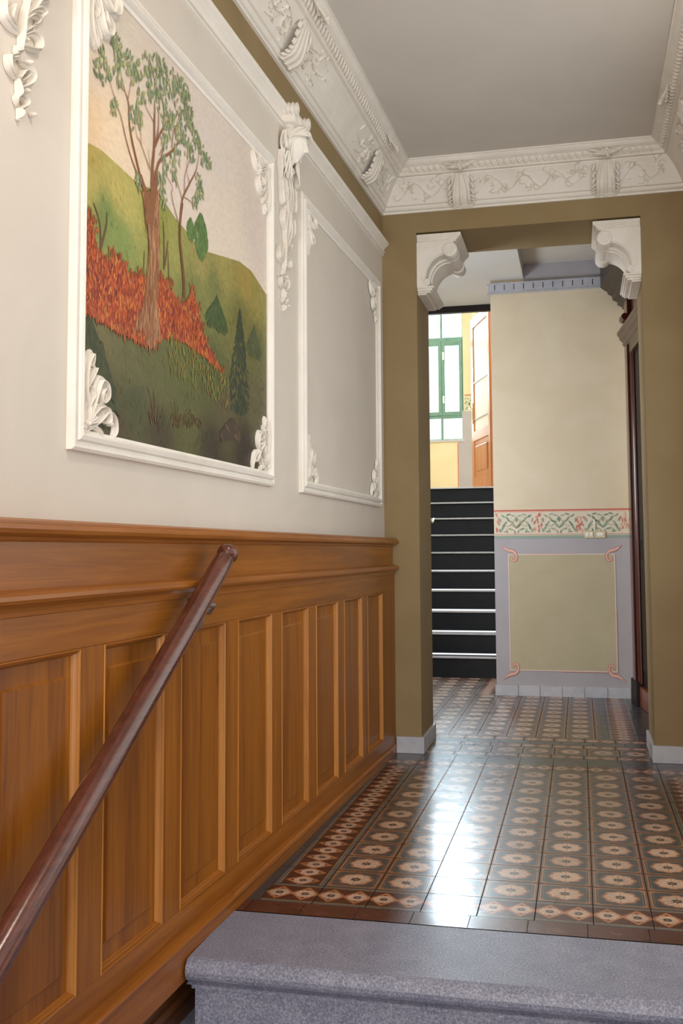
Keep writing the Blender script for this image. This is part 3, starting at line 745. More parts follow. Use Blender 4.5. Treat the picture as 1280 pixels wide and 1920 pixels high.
# ------------------------------------------------------------------ picture rail moulding on the left wall
PR=[(0,3.230),(.012,3.232),(.013,3.240),(.005,3.242),(.005,3.246),(.018,3.248),(.020,3.256),(.010,3.259),(.011,3.264),(.018,3.276),(.032,3.290),(.042,3.298),(.046,3.304),(.046,3.314),(0,3.314)]
m=MB(); m.prism(PR,lambda p:(-.0+.002,p[0],p[1]),lambda p:(9.2,p[0],p[1]),True); struct(m.build('trim_6',PLASTER,**LL))
# painted joint line where grey wall meets olive corner
# ------------------------------------------------------------------ moulded frames
def frame_mb(s0,s1,z0,z1,w=.062):
    m=MB(); P=[(0,0),(0,.016),(.008,.022),(.016,.022),(.020,.016),(.026,.016),(.030,.026),(.042,.030),(.048,.022),(.052,.014),(w,.010),(w,0)]
    c=[(s0,z0,1,1),(s1,z0,-1,1),(s1,z1,-1,-1),(s0,z1,1,-1)]
    for i in range(4):
        a=c[i]; b=c[(i+1)%4]
        f=lambda q:(lambda p:(q[0]+q[2]*p[0],p[1],q[1]+q[3]*p[0]))
        m.strip(P,f(a),f(b))
    return m
def WM(x,z,sx,sz):
    return lambda a,b,h:(x+sx*a,.004+h,z+sz*b)
def corner_orn(x,z,sx,sz,parent):
    m=MB(); m.smooth=True; M=WM(x,z,sx,sz)
    base=[([(.010,.0),(.030,.07),(.012,.14),(.020,.20),(.050,.235),(.052,.205),(.036,.200)],.034,.022),
      ([(.010,.02),(.050,.07),(.070,.12),(.095,.165),(.130,.160),(.140,.125),(.118,.105),(.104,.122)],.034,.024),
      ([(.020,.01),(.090,.045),(.140,.080),(.180,.068),(.196,.03),(.180,.006)],.034,.022),
      ([(.02,.02),(.06,.03),(.10,.02),(.12,.005)],.028,.020),([(.02,.03),(.035,.09),(.06,.12),(.05,.15)],.024,.020),
      ([(.05,.05),(.085,.085),(.13,.09),(.15,.055),(.13,.045)],.020,.026),([(.015,.12),(.045,.16),(.075,.20),(.06,.17)],.020,.018),
      ([(.10,.10),(.09,.13),(.11,.145),(.12,.13)],.014,.030)]
    for p,w,h in base: m.ribbon(p,w*.80,h*.62,M,True,True,16)
    for p,w,h in base: m.ribbon([(a+.006,b-.004) for a,b in p],w*.30,h*.95,M,False,True,16)
    for k in range(5):
        a=radians(10+k*18); m.ribbon([(.03,.03),(.03+.035*cos(a),.03+.035*sin(a)),(.03+.062*cos(a),.03+.062*sin(a))],.011,.022,M,False,True,8)
    for a,b,r,h in ((.03,.03,.012,.026),(.108,.120,.009,.024),(.165,.045,.008,.020),(.035,.185,.007,.020)): m.blob(a,b,r,h,M)
    return m.build('corner_ornament',PLASTER_OLD,parent)
def wall_frame(label,s0,s1,z0,z1):
    t=thing('moulded_plaster_frame',label,'wall moulding',LW((s0+s1)/2,0,z0),RZ)
    hw=(s1-s0)/2; hh=z1-z0
    frame_mb(-hw,hw,0,hh).build('frame_moulding',PLASTER,t)
    for sx in (-1,1):
        for zz,sz in ((0,1),(hh,-1)):
            corner_orn(-sx*(hw-.056),zz+sz*.050,sx,sz,t)
    return t
wall_frame('white moulded plaster frame around the landscape mural',2.245,3.932,1.562,3.030)
wall_frame('white moulded plaster frame around the bare grey wall, nearest the doorway',.150,1.838,1.560,3.022)

# ------------------------------------------------------------------ landscape mural
RIDGE = [(3.891,2.449),(3.862,2.452),(3.763,2.463),(3.643,2.455),(3.551,2.448),(3.472,2.458),(3.386,2.469),(3.311,2.447),(3.247,2.426),(3.166,2.413),(3.082,2.393),(2.969,2.391),(2.827,2.416),(2.639,2.448),(2.497,2.447),(2.365,2.409),(2.275,2.385)]
SKYC = [(3.833,2.517,226,196,160),(3.838,2.721,214,196,176),(3.382,2.947,205,192,180),(2.917,2.864,208,196,186),(2.446,2.71,204,190,180),(2.75,2.502,214,200,184),(3.16,2.608,214,200,188),(3.672,2.502,226,204,176),(3.747,2.866,205,195,182)]
HILLC = [(3.846,2.417,186,164,84),(3.844,2.355,196,180,100),(3.669,2.387,196,180,100),(3.733,2.283,120,140,72),(3.599,2.344,190,180,100),(3.632,2.25,130,150,78),(3.245,2.332,160,158,84),(3.372,2.367,150,150,70),(3.013,2.342,160,150,84),(2.805,2.38,160,150,80),(2.572,2.4,160,140,66),(2.412,2.351,150,140,66),(2.911,2.269,120,125,66),(3.107,2.18,120,125,66),(2.632,2.21,110,110,50),(2.444,2.139,100,100,52),(3.363,1.868,96,98,52),(3.723,1.901,110,104,62),(3.553,1.869,100,98,56),(3.15,1.942,98,104,50),(2.908,1.946,84,92,46),(3.784,1.795,70,74,36),(3.148,1.792,90,92,46),(3.55,1.735,72,76,38),(2.8,1.8,88,80,50),(2.444,1.891,96,90,58),(3.652,1.657,76,62,30),(3.359,1.656,66,56,28),(2.905,1.666,58,48,28),(2.569,1.678,52,40,26)]
ORANGE = [(3.871,2.25),(3.838,2.24),(3.816,2.226),(3.8,2.198),(3.787,2.161),(3.723,2.141),(3.69,2.163),(3.664,2.177),(3.612,2.157),(3.58,2.133),(3.541,2.155),(3.504,2.158),(3.439,2.151),(3.369,2.189),(3.294,2.182),(3.242,2.139),(3.176,2.141),(3.144,2.171),(3.108,2.207),(3.05,2.163),(3.02,2.095),(2.98,2.05),(2.919,2.014),(2.823,1.971),(2.903,1.975),(3.077,2.002),(3.24,2.014),(3.365,1.983),(3.404,1.948),(3.462,1.937),(3.522,1.94),(3.628,1.943),(3.782,1.952),(3.863,1.961)]
TRUNK = [(3.497,2.407),(3.469,2.343),(3.455,2.28),(3.455,2.201),(3.471,2.135),(3.486,2.064),(3.54,1.999),(3.55,1.959),(3.523,1.98),(3.491,1.992),(3.462,1.952),(3.433,1.932),(3.404,1.953),(3.387,1.983),(3.357,1.978),(3.379,2.032),(3.387,2.093),(3.381,2.169),(3.369,2.263),(3.38,2.356),(3.386,2.434)]
TRUNKTOP = [(3.48,2.332),(3.494,2.404),(3.509,2.429),(3.486,2.431),(3.453,2.449),(3.41,2.464),(3.384,2.458),(3.381,2.411),(3.384,2.363)]
BRANCH = [([(3.478,2.432),(3.52,2.478),(3.545,2.515),(3.578,2.569),(3.594,2.608),(3.599,2.643),(3.602,2.672),(3.612,2.69),(3.628,2.705),(3.643,2.728),(3.675,2.776)],0.0184,0.0031),([(3.486,2.437),(3.568,2.498),(3.616,2.554),(3.648,2.607),(3.687,2.649),(3.731,2.697)],0.0098,0.0037),([(3.431,2.449),(3.433,2.53),(3.421,2.613),(3.421,2.692),(3.419,2.733),(3.424,2.766)],0.027,0.0061),([(3.413,2.617),(3.392,2.685),(3.389,2.746),(3.376,2.804)],0.0098,0.0037),([(3.41,2.464),(3.403,2.534),(3.372,2.585),(3.287,2.647),(3.216,2.714),(3.181,2.716)],0.0208,0.0061),([(3.417,2.611),(3.37,2.682),(3.316,2.737),(3.26,2.777),(3.242,2.81)],0.0135,0.0037),([(3.287,2.659),(3.269,2.728),(3.217,2.787),(3.251,2.806),(3.299,2.847)],0.0074,0.0031),([(3.45,2.52),(3.514,2.58),(3.547,2.597),(3.555,2.624)],0.0061,0.0031),([(3.514,2.58),(3.523,2.63),(3.535,2.648)],0.0043,0.0025),([(3.423,2.691),(3.475,2.712),(3.5,2.732)],0.0055,0.0025),([(3.368,2.598),(3.351,2.637),(3.386,2.595)],0.0074,0.0031),([(3.608,2.688),(3.593,2.736),(3.59,2.775)],0.0049,0.0025),([(3.631,2.703),(3.666,2.706),(3.688,2.721)],0.0043,0.0025),([(3.216,2.414),(3.198,2.506),(3.139,2.585),(3.078,2.659),(3.058,2.719)],0.0147,0.0037),([(3.198,2.51),(3.238,2.558),(3.267,2.605)],0.0061,0.0031),([(3.179,2.537),(3.175,2.606),(3.13,2.682)],0.0067,0.0031),([(3.231,2.42),(3.284,2.492),(3.28,2.526),(3.331,2.548)],0.0067,0.0031),([(3.178,2.525),(3.118,2.525),(3.097,2.502)],0.0049,0.0025),([(3.134,2.587),(3.16,2.633),(3.151,2.7)],0.0049,0.0025),([(3.498,2.429),(3.539,2.433),(3.543,2.447)],0.0037,0.0025),([(3.401,2.459),(3.371,2.49)],0.0061,0.0025),([(3.45,2.528),(3.464,2.585)],0.0049,0.0025)]
TRUNK2 = [([(3.177,2.166),(3.177,2.211),(3.192,2.275),(3.213,2.353),(3.214,2.42),(3.195,2.5)],0.034,0.02),([(3.769,2.114),(3.765,2.172),(3.772,2.241),(3.81,2.289)],0.012,0.005),([(3.765,2.167),(3.734,2.243),(3.73,2.288)],0.012,0.004),([(3.338,2.223),(3.339,2.309),(3.346,2.383)],0.01,0.004),([(3.332,2.236),(3.308,2.329)],0.008,0.004),([(3.488,2.161),(3.484,2.245)],0.006,0.003),([(3.3,2.19),(3.308,2.297)],0.006,0.003)]
LEAFC = [(3.765,2.746,0.026),(3.784,2.694,0.034),(3.732,2.712,0.02),(3.694,2.825,0.026),(3.675,2.808,0.034),(3.664,2.792,0.026),(3.674,2.728,0.028),(3.603,2.807,0.031),(3.582,2.779,0.034),(3.539,2.815,0.031),(3.473,2.862,0.034),(3.46,2.821,0.04),(3.409,2.893,0.034),(3.391,2.845,0.046),(3.346,2.898,0.034),(3.327,2.854,0.028),(3.272,2.901,0.034),(3.224,2.902,0.04),(3.174,2.908,0.034),(3.242,2.852,0.046),(3.163,2.874,0.028),(3.133,2.853,0.023),(3.38,2.778,0.034),(3.451,2.782,0.023),(3.513,2.742,0.026),(3.697,2.626,0.023),(3.54,2.68,0.028),(3.571,2.64,0.028),(3.523,2.653,0.023),(3.317,2.765,0.034),(3.325,2.717,0.034),(3.269,2.748,0.028),(3.202,2.764,0.034),(3.163,2.819,0.028),(3.23,2.719,0.023),(3.342,2.657,0.023),(3.122,2.806,0.023),(3.161,2.721,0.034),(3.079,2.772,0.028),(3.037,2.763,0.028),(3.12,2.699,0.028),(3.004,2.723,0.034),(2.959,2.731,0.023),(3.239,2.653,0.028),(3.277,2.605,0.028),(3.341,2.577,0.023),(3.056,2.62,0.028),(3.035,2.597,0.023),(3.087,2.535,0.023),(3.066,2.56,0.017),(3.367,2.519,0.028),(3.257,2.559,0.017),(3.531,2.451,0.02),(3.348,2.458,0.028)]
FIRS = [(2.63,2.25,1.833,0.115,(48,60,42),'fir'),(2.464,2.215,2.094,0.086,(74,82,48),'fir'),(3.119,2.459,2.393,0.034,(92,122,66),'pop'),(3.027,2.504,2.351,0.064,(88,118,60),'pop'),(2.873,2.242,2.12,0.11,(66,84,42),'fir'),(3.824,1.952,1.689,0.107,(62,66,34),'fir'),(3.753,1.883,1.652,0.075,(62,66,34),'fir')]
ROCKS = [[(2.828,1.697),(2.836,1.739),(2.772,1.777),(2.722,1.802),(2.671,1.802),(2.636,1.756),(2.604,1.721),(2.705,1.717)]]
SHOOTS = [[(3.394,1.703),(3.406,1.755),(3.402,1.813)],[(3.382,1.707),(3.372,1.771)],[(3.229,1.715),(3.223,1.77),(3.23,1.807)],[(3.17,1.722),(3.144,1.787)],[(3.095,1.726),(3.11,1.775)],[(3.209,1.717),(3.178,1.782)],[(3.061,1.736),(3.089,1.772)]]
GAIN=1.04
def idw(L,x,z):
    S=0;c=[0,0,0]
    for a in L:
        w=1/((x-a[0])**2+(z-a[1])**2+.0006)**1.6; S+=w
        for k in range(3): c[k]+=w*lin(min(255,a[2+k]*GAIN))
    return (c[0]/S,c[1]/S,c[2]/S,1)
def ridge_z(x):
    for (a,za),(b,zb) in zip(RIDGE[:-1],RIDGE[1:]):
        if b<=x<=a: return za+(zb-za)*(a-x)/(a-b+1e-9)
    return RIDGE[0][1] if x>RIDGE[0][0] else RIDGE[-1][1]
m=MB(); rp=random.Random(5)
X0,X1,ZZ0,ZZ1=2.285,3.892,1.60,2.992
NX=110
xs=[X0+(X1-X0)*i/NX for i in range(NX+1)]
def grid(zlo,zhi,NZ,L,y,jit):
    vs=[];cs=[]
    for j in range(NZ+1):
        for x in xs:
            z=zlo(x)+(zhi(x)-zlo(x))*j/NZ; vs.append((x,y,z)); c=idw(L,x,z); q=1+rp.uniform(-jit,jit); cs.append((c[0]*q,c[1]*q,c[2]*q,1))
    W_=NX+1
    m.add(vs,[(j*W_+i,j*W_+i+1,(j+1)*W_+i+1,(j+1)*W_+i) for j in range(NZ) for i in range(NX)],None,cs)
grid(ridge_z,lambda x:ZZ1,50,SKYC,.004,.02)
GAIN=.96
grid(lambda x:ZZ0,ridge_z,70,HILLC,.004,.10)
def blade(x,z,L_,w,t,y,col):
    if x>X1-.02 or x<X0+.015 or z<ZZ0+.01: return
    c,s=cos(t),sin(t); P=[(-.5,0),(-.15,.45),(.2,.42),(.5,0),(.2,-.42),(-.15,-.45)]
    m.col=col; m.add([(x+L_*a*c-w*b*s,y,z+L_*a*s+w*b*c) for a,b in P],[tuple(range(6))])
def inside(P,x,z):
    r=False
    for (a,b),(c,d) in zip(P,P[1:]+P[:1]):
        if (b>z)!=(d>z) and x<(c-a)*(z-b)/(d-b)+a: r=not r
    return r
yl=[.0044]
def nexty(): yl[0]+=3e-7; return yl[0]
def vary(c,j=.15): q=1+rp.uniform(-j,j); return (c[0]*q,c[1]*q*(1+rp.uniform(-.05,.05)),c[2]*q,1)
# distant grass strokes
for i in range(900):
    x=rp.uniform(X0+.02,X1-.02); z=rp.uniform(ZZ0+.02,ridge_z(x)-.03); c=idw(HILLC,x,z)
    blade(x,z,rp.uniform(.012,.03),.005,rp.uniform(1.1,2.0),nexty(),vary(c,.30))
def fir(x,zt,zb,hw,col,kind):
    if x>3.7: hw*=1.5
    c=rgb(*col); n=int(420*min(2.4 if x>3.7 else 1.1,hw/.06))
    for i in range(n):
        t=rp.random(); z=zt+(zb-zt)*t
        if kind=='fir': w=hw*min(1,t*1.35+.04)*(1 if t<.8 else 1-(t-.8)*1.2)
        else: w=hw*sin(pi*min(1,t*.85+.08))
        u=rp.uniform(-1,1); 
        blade(x+u*w,z,.030,.009,pi/2+u*(.9 if kind=='fir' else .3)+(pi if kind=='fir' else 0)*.0,nexty(),vary(c,.35))
for f in FIRS: fir(*f)
for x,z in []: pass
for a,w0,w1 in TRUNK2[1:]: 
    c=rgb(104,76,48)
    P=catmull(a,12); 
    def br(P,w0,w1,c):
        k=len(P); vs=[]; y=nexty()
        for i,(a_,b_) in enumerate(P):
            p,q=P[max(i-1,0)],P[min(i+1,k-1)]; dx,dy=q[0]-p[0],q[1]-p[1]; L_=hypot(dx,dy) or 1; ww=(w0+(w1-w0)*i/(k-1))*.5
            vs+=[(a_-dy/L_*ww,y,b_+dx/L_*ww),(a_+dy/L_*ww,y,b_-dx/L_*ww)]
        m.col=c; m.add(vs,[(2*i,2*i+1,2*i+3,2*i+2) for i in range(k-1)])
    br(P,w0,w1,c)
for s in SHOOTS:
    for q in range(3):
        dx=rp.uniform(-.035,.035); top=rp.uniform(.45,1.0)
        x0_,z0_=s[0]; x1_,z1_=s[-1]
        br(catmull([(x0_+dx*.4,z0_),(x0_+dx*.8,z0_+(z1_-z0_)*top*.5),(x1_+dx*1.5,z0_+(z1_-z0_)*top)],8),.005,.002,vary(rgb(98,72,38),.2))
    for q in range(5): blade(s[0][0]+rp.uniform(-.05,.05),s[0][1]+rp.uniform(-.01,.03),.03,.006,rp.uniform(.5,2.6),nexty(),vary(rgb(92,64,36),.25))
for r in ROCKS:
    m.col=rgb(66,52,38); y=nexty(); m.add([(x,y,z) for x,z in r],[tuple(range(len(r)))])
    for k in range(24):
        x=rp.uniform(min(p[0] for p in r),max(p[0] for p in r)); z=rp.uniform(min(p[1] for p in r),max(p[1] for p in r))
        if inside(r,x,z): blade(x,z,.04,.008,rp.uniform(.5,1.6),nexty(),vary(rgb(96,78,56),.3))
# russet bushes
xa,xb=min(p[0] for p in ORANGE),max(p[0] for p in ORANGE); za,zb=min(p[1] for p in ORANGE),max(p[1] for p in ORANGE)
def orange(n,yb=None):
    k=0
    while k<n:
        x=rp.uniform(xa,xb); z=rp.uniform(za,zb)
        if x>3.889 or not inside(ORANGE,x,z): continue
        k+=1; top=(z-za)/(zb-za)
        c=rp.choice([rgb(180,78,34),rgb(154,58,28),rgb(196,100,44),rgb(126,46,30),rgb(196,122,56),rgb(170,66,26)])
        blade(x,z,rp.uniform(.018,.032),.009,rp.uniform(1.0,2.1),nexty(),vary(c,.2))
m.col=rgb(140,58,30); y=nexty(); m.add([(min(x,3.889),y,z) for x,z in ORANGE],[tuple(range(len(ORANGE)))])
orange(3000)
for i in range(260):  # thin outer twigs of the bush
    x,z=rp.choice(ORANGE); 
    if x>3.87: continue
    blade(x+rp.uniform(-.03,.03),z+rp.uniform(-.01,.02),.028,.007,rp.uniform(1.1,2.0),nexty(),vary(rgb(164,84,40),.3))
# slim tree and big tree
br(catmull(TRUNK2[0][0],16),TRUNK2[0][1]*.62,TRUNK2[0][2]*.62,rgb(112,70,40))
y=nexty(); m.col=rgb(150,100,62); m.add([(x,y,z) for x,z in TRUNK],[tuple(range(len(TRUNK)))])
y=nexty(); m.add([(x,y,z) for x,z in TRUNKTOP],[tuple(range(len(TRUNKTOP)))])
TL_=TRUNK[0:8]; TR_=TRUNK[::-1][0:7]
tx=[p[0] for p in TRUNK]; tz=[p[1] for p in TRUNK]
k=0
while k<420:
    x=rp.uniform(min(tx),max(tx)); z=rp.uniform(min(tz),max(tz)+.28)
    if not (inside(TRUNK,x,z) or inside(TRUNKTOP,x,z)): continue
    k+=1; blade(x,z,rp.uniform(.03,.08),.0045,pi/2+rp.uniform(-.08,.08)+(.25 if z<2.0 else 0)*rp.uniform(-1,1),nexty(),vary(rp.choice([rgb(128,78,44),rgb(170,122,84),rgb(186,142,106),rgb(108,66,38),rgb(150,96,56)]),.1))
for q in (BRANCH[0],BRANCH[2],BRANCH[4]):
    (xa_,za_),(xb_,zb_)=q[0][0],q[0][1]; br([(3.448,2.34),((3.448+xa_)/2,(2.34+za_)/2+.02),(xa_,za_),(xb_,zb_)],.040,.020,rgb(138,90,56))
for p,w0,w1 in BRANCH: br(catmull(p,20),w0*.72,w1*.62,rgb(138,88,56))
for a,b,r in LEAFC:
    n=int(7+r*380)
    for i in range(n):
        t=rp.uniform(0,2*pi); q=sqrt(rp.random())*r*1.15
        c=rp.choice([rgb(132,146,100),rgb(150,160,106),rgb(116,138,106),rgb(168,168,114),rgb(104,124,92),rgb(142,158,124)])
        blade(a+q*cos(t),b+q*sin(t)*1.1,rp.uniform(.020,.034),.0085,rp.uniform(.9,2.3),nexty(),vary(c,.12))
for i in range(300):
    x=rp.uniform(2.75,3.3); z=1.98-(3.2-x)*.10+rp.uniform(-.10,.03)
    blade(x,z,.025,.004,rp.uniform(1.2,1.9),nexty(),vary(rp.choice([rgb(140,138,62),rgb(112,120,58),rgb(160,120,54)]),.2))
mu=m.build('landscape_mural',OILP,None,(CX,CY,0),RZ,fix=False)
tag(mu,'painted landscape mural with a tall tree, russet bushes and green hills','mural')

# ------------------------------------------------------------------ female heads with long plaster drops
PENDANT = [([(0.025,0.325),(0.034,0.298),(0.051,0.256),(0.058,0.199),(0.06,0.163),(0.064,0.144)],0.013),([(0.047,0.248),(0.024,0.282),(-0.019,0.315),(-0.042,0.314),(-0.033,0.296),(-0.008,0.26)],0.016),([(0.041,0.248),(0.011,0.28),(-0.017,0.283),(-0.015,0.265)],0.012),([(0.052,0.2),(0.01,0.233),(-0.019,0.231),(-0.023,0.206),(0.008,0.19),(0.039,0.184)],0.018),([(0.055,0.206),(0.022,0.24),(0.01,0.236)],0.012),([(0.067,0.206),(0.105,0.201),(0.137,0.213),(0.133,0.248),(0.113,0.276)],0.017),([(0.07,0.215),(0.109,0.219),(0.101,0.246),(0.078,0.274)],0.014),([(0.064,0.142),(0.097,0.122),(0.114,0.119),(0.111,0.095),(0.09,0.084),(0.068,0.082)],0.014),([(0.059,0.132),(0.025,0.136),(0.006,0.118),(0.015,0.093),(0.051,0.066)],0.016),([(0.057,0.089),(0.046,0.112),(0.028,0.112),(0.042,0.087)],0.01),([(0.075,0.164),(0.077,0.149),(0.06,0.161),(0.045,0.162)],0.01),([(0.066,0.083),(0.066,0.064),(0.065,0.044),(0.076,0.028),(0.064,0.013)],0.012),([(0.059,0.045),(0.038,0.042),(0.034,0.028),(0.055,0.007)],0.012),([(0.058,0.009),(0.056,-0.004),(0.06,-0.02)],0.014)]
def mascaron(label,s):
    t=thing('plaster_female_head',label,'wall ornament',LW(s,0,2.39),RZ,'female heads with drops on the left wall')
    MM=lambda a,b,h:(a,.001+h,b)
    m=MB(); m.smooth=True
    for p,w in PENDANT: m.ribbon(p,w*1.05,.018,MM,True,True,16)
    for p,w in PENDANT: m.ribbon([(a+.003,b+.002) for a,b in p],w*.35,.024,MM,False,True,16)
    for (a,b) in ((.02,.15),(.03,.07),(.0,.02),(.04,.20)): m.blob(a,b,.008,.022,MM)
    up=[([(.03,.30),(.05,.38),(.035,.46),(.06,.55),(.075,.66)],.022),([(.0,.30),(-.03,.37),(-.01,.45),(-.05,.52),(-.06,.66)],.022),([(.02,.31),(.0,.40),(.025,.50),(.0,.60)],.02),
        ([(.07,.62),(.10,.56),(.085,.48),(.055,.50),(.07,.53)],.02),([(-.06,.64),(-.095,.58),(-.085,.49),(-.05,.48),(-.06,.52)],.02),([(.05,.36),(.085,.40),(.07,.45),(.045,.43)],.017),([(-.03,.34),(-.07,.38),(-.06,.44),(-.035,.42)],.017),
        ([(.04,.66),(.055,.58),(.03,.52),(.04,.45)],.016),([(-.03,.66),(-.04,.56),(-.02,.50),(-.035,.43)],.016),([(.1,.72),(.115,.64),(.095,.58)],.018),([(-.1,.72),(-.115,.62),(-.09,.56)],.018),([(.01,.64),(-.01,.56),(.01,.48),(.005,.40)],.014)]
    for p,w in up: m.ribbon(p,w*1.0,.020,MM,True,True,18); m.ribbon([(a+.004,b) for a,b in p],w*.35,.028,MM,False,True,18)
    for (a,b) in ((.07,.53),(-.06,.52),(.02,.47),(-.02,.38),(.01,.57),(.05,.43)): m.blob(a,b,.009,.026,MM)
    m.build('leaf_drop',PLASTER_OLD,t)
    # head: local x sideways, y forward, z up, tilted down
    hc=Vector((0,.036,.775)); tilt=radians(20)
    def HT(p):
        x,y,z=p; y2=y*cos(tilt)+z*sin(tilt); z2=-y*sin(tilt)+z*cos(tilt); return (hc.x+x,max(.002,hc.y+y2),hc.z+z2)
    def surf(x,y,z,extra=0):
        d=0.0
        if y>0:
            ax=abs(x); g=lambda a,b:exp(-(a/b)**2)
            if z<.32: d+=.30*g(x,.13)*max(0,min(1,(.32-z)/.5))*(1 if z>-.16 else max(0,1-(-.16-z)/.10))
            d+=.05*g(ax-.13,.08)*g(z+.14,.08)
            d-=.10*g(ax-.34,.17)*g(z-.16,.10); d+=.055*g(ax-.33,.12)*g(z-.13,.05)
            d+=.05*g(ax-.32,.22)*g(z-.33,.07)
            d+=.085*g(x,.20)*g(z+.37,.045)+.09*g(x,.17)*g(z+.49,.05)-.05*g(x,.2)*g(z+.43,.02)
            d+=.14*g(x,.20)*g(z+.80,.16); d+=.04*g(ax-.42,.18)*g(z+.15,.2)
            d*=y**.4 if y>0 else 0
        nar=1-.26*max(0,-z)
        return (x*.058*nar*(1+extra),(y*.066+d*.075)*(1+extra*.5),z*.088*(1+extra))
    m=MB(); m.smooth=True; N=56; vs=[];fs=[]
    for i in range(N+1):
        th=pi*i/N
        for k in range(N*2):
            p=pi*k/N; vs.append(HT(surf(sin(th)*sin(p),sin(th)*cos(p),cos(th))))
    w=N*2
    for i in range(N):
        for k in range(w): fs.append((i*w+k,(i+1)*w+k,(i+1)*w+(k+1)%w,i*w+(k+1)%w))
    m.add(vs,fs)
    m.tube([HT((0,.01,-.06)),HT((0,.0,-.10)),(0,.02,.64)],[.030,.030,.03],12)
    m.build('face',PLASTER,t)
    m=MB(); m.smooth=True
    for sx in (-1,1):
        for k in range(13):
            q=k/12; zt=.60+.40*q
            P=[]
            for j in range(13):
                u=j/12; a=u*1.62; lat=sin(a)*1.0
                z=zt-(.40+.5*q)*u**1.6*(1.05)
                y=cos(a)*sqrt(max(0,1-min(.98,abs(z))**2)) if abs(z)<1 else 0
                wv=1.06+.10*sin(u*5+k)
                P.append(HT((sx*lat*sqrt(max(.05,1-z*z*.7))*.060*wv+sx*.012*u,.070*y*wv+.008,z*.092*1.06)))
            m.tube(P,[.003+.0035*sin(pi*min(1,j/12+.1)) for j in range(13)],7)
        for k in range(8):
            x0=.050+.006*k
            P=[(sx*(x0+.006*sin(j*.9+k*.7)),max(.012,.046-.004*k+.007*sin(j*.8+k*1.3)),.815-.022*j) for j in range(11)]
            m.tube(P,[.006,.0065,.007,.0065,.006,.006,.0055,.005,.004,.003,.002],8)
        P=[(sx*.088,.03,.80),(sx*.104,.035,.77),(sx*.100,.04,.73),(sx*.086,.042,.725),(sx*.082,.042,.75)]
        m.tube(P,[.008,.009,.009,.007,.004],8)
    vs=[];fs=[]; N2=20
    for i in range(N2+1):
        th=pi*i/N2
        for k in range(N2*2):
            p=pi*k/N2; vs.append(HT((.064*sin(th)*sin(p),.060*sin(th)*cos(p)-.016,.094*cos(th)+.006)))
    for i in range(N2):
        for k in range(N2*2): fs.append((i*N2*2+k,(i+1)*N2*2+k,(i+1)*N2*2+(k+1)%(N2*2),i*N2*2+(k+1)%(N2*2)))
    m.add(vs,fs)
    for sx in (-1,1):
        for q in range(5):   # waved fringe rolled back from the parting
            m.tube([HT((sx*(.004+.003*q),.058-.004*q,.060+.007*q)),HT((sx*.026,.052-.004*q,.058+.007*q)),HT((sx*.048,.036-.004*q,.040+.008*q)),HT((sx*.062,.014-.003*q,.010+.008*q)),HT((sx*.066,.0,-.020+.008*q))],[.004,.006,.0065,.006,.004],8)
    m.build('hair',PLASTER_OLD,t)
    # scrolled cap
    m=MB(); m.smooth=False
    P=[(-.10,.905),(-.078,.935),(-.045,.922),(-.02,.913),(.02,.913),(.045,.922),(.078,.935),(.10,.905),(.085,.86),(.04,.845),(0,.84),(-.04,.845),(-.085,.86)]
    m.prism(P,lambda p:(p[0],.001,p[1]),lambda p:(p[0],.078,p[1]-.010))
    m.build('cap_slab',PLASTER,t,bevel=.006)
    m=MB(); m.smooth=True; m.ball((0,.040,.872),.078,.046,.052,16); m.build('cap_roll',PLASTER,t)
    for sx in (-1,1):
        m=MB(); m.smooth=True
        pr=[(0,0),(0,.030)]
        for j in range(4): pr+=[(.006+j*.020,.031),(.011+j*.020,.026),(.018+j*.020,.026)]
        pr+=[(.086,.029),(.090,.022),(.088,.012),(.093,.009),(.093,0)]
        m.lathe(pr,(sx*.088,.002,.915),(0,1,-.10),24); m.build('scroll',PLASTER_OLD,t)
    return t
m0=mascaron('white plaster female head with a leafy drop between the two wall frames',2.035)
dup(m0,LW(4.135,0,2.39),RZ,'leafy plaster drop hanging at the top left edge of the wall, left of the mural')

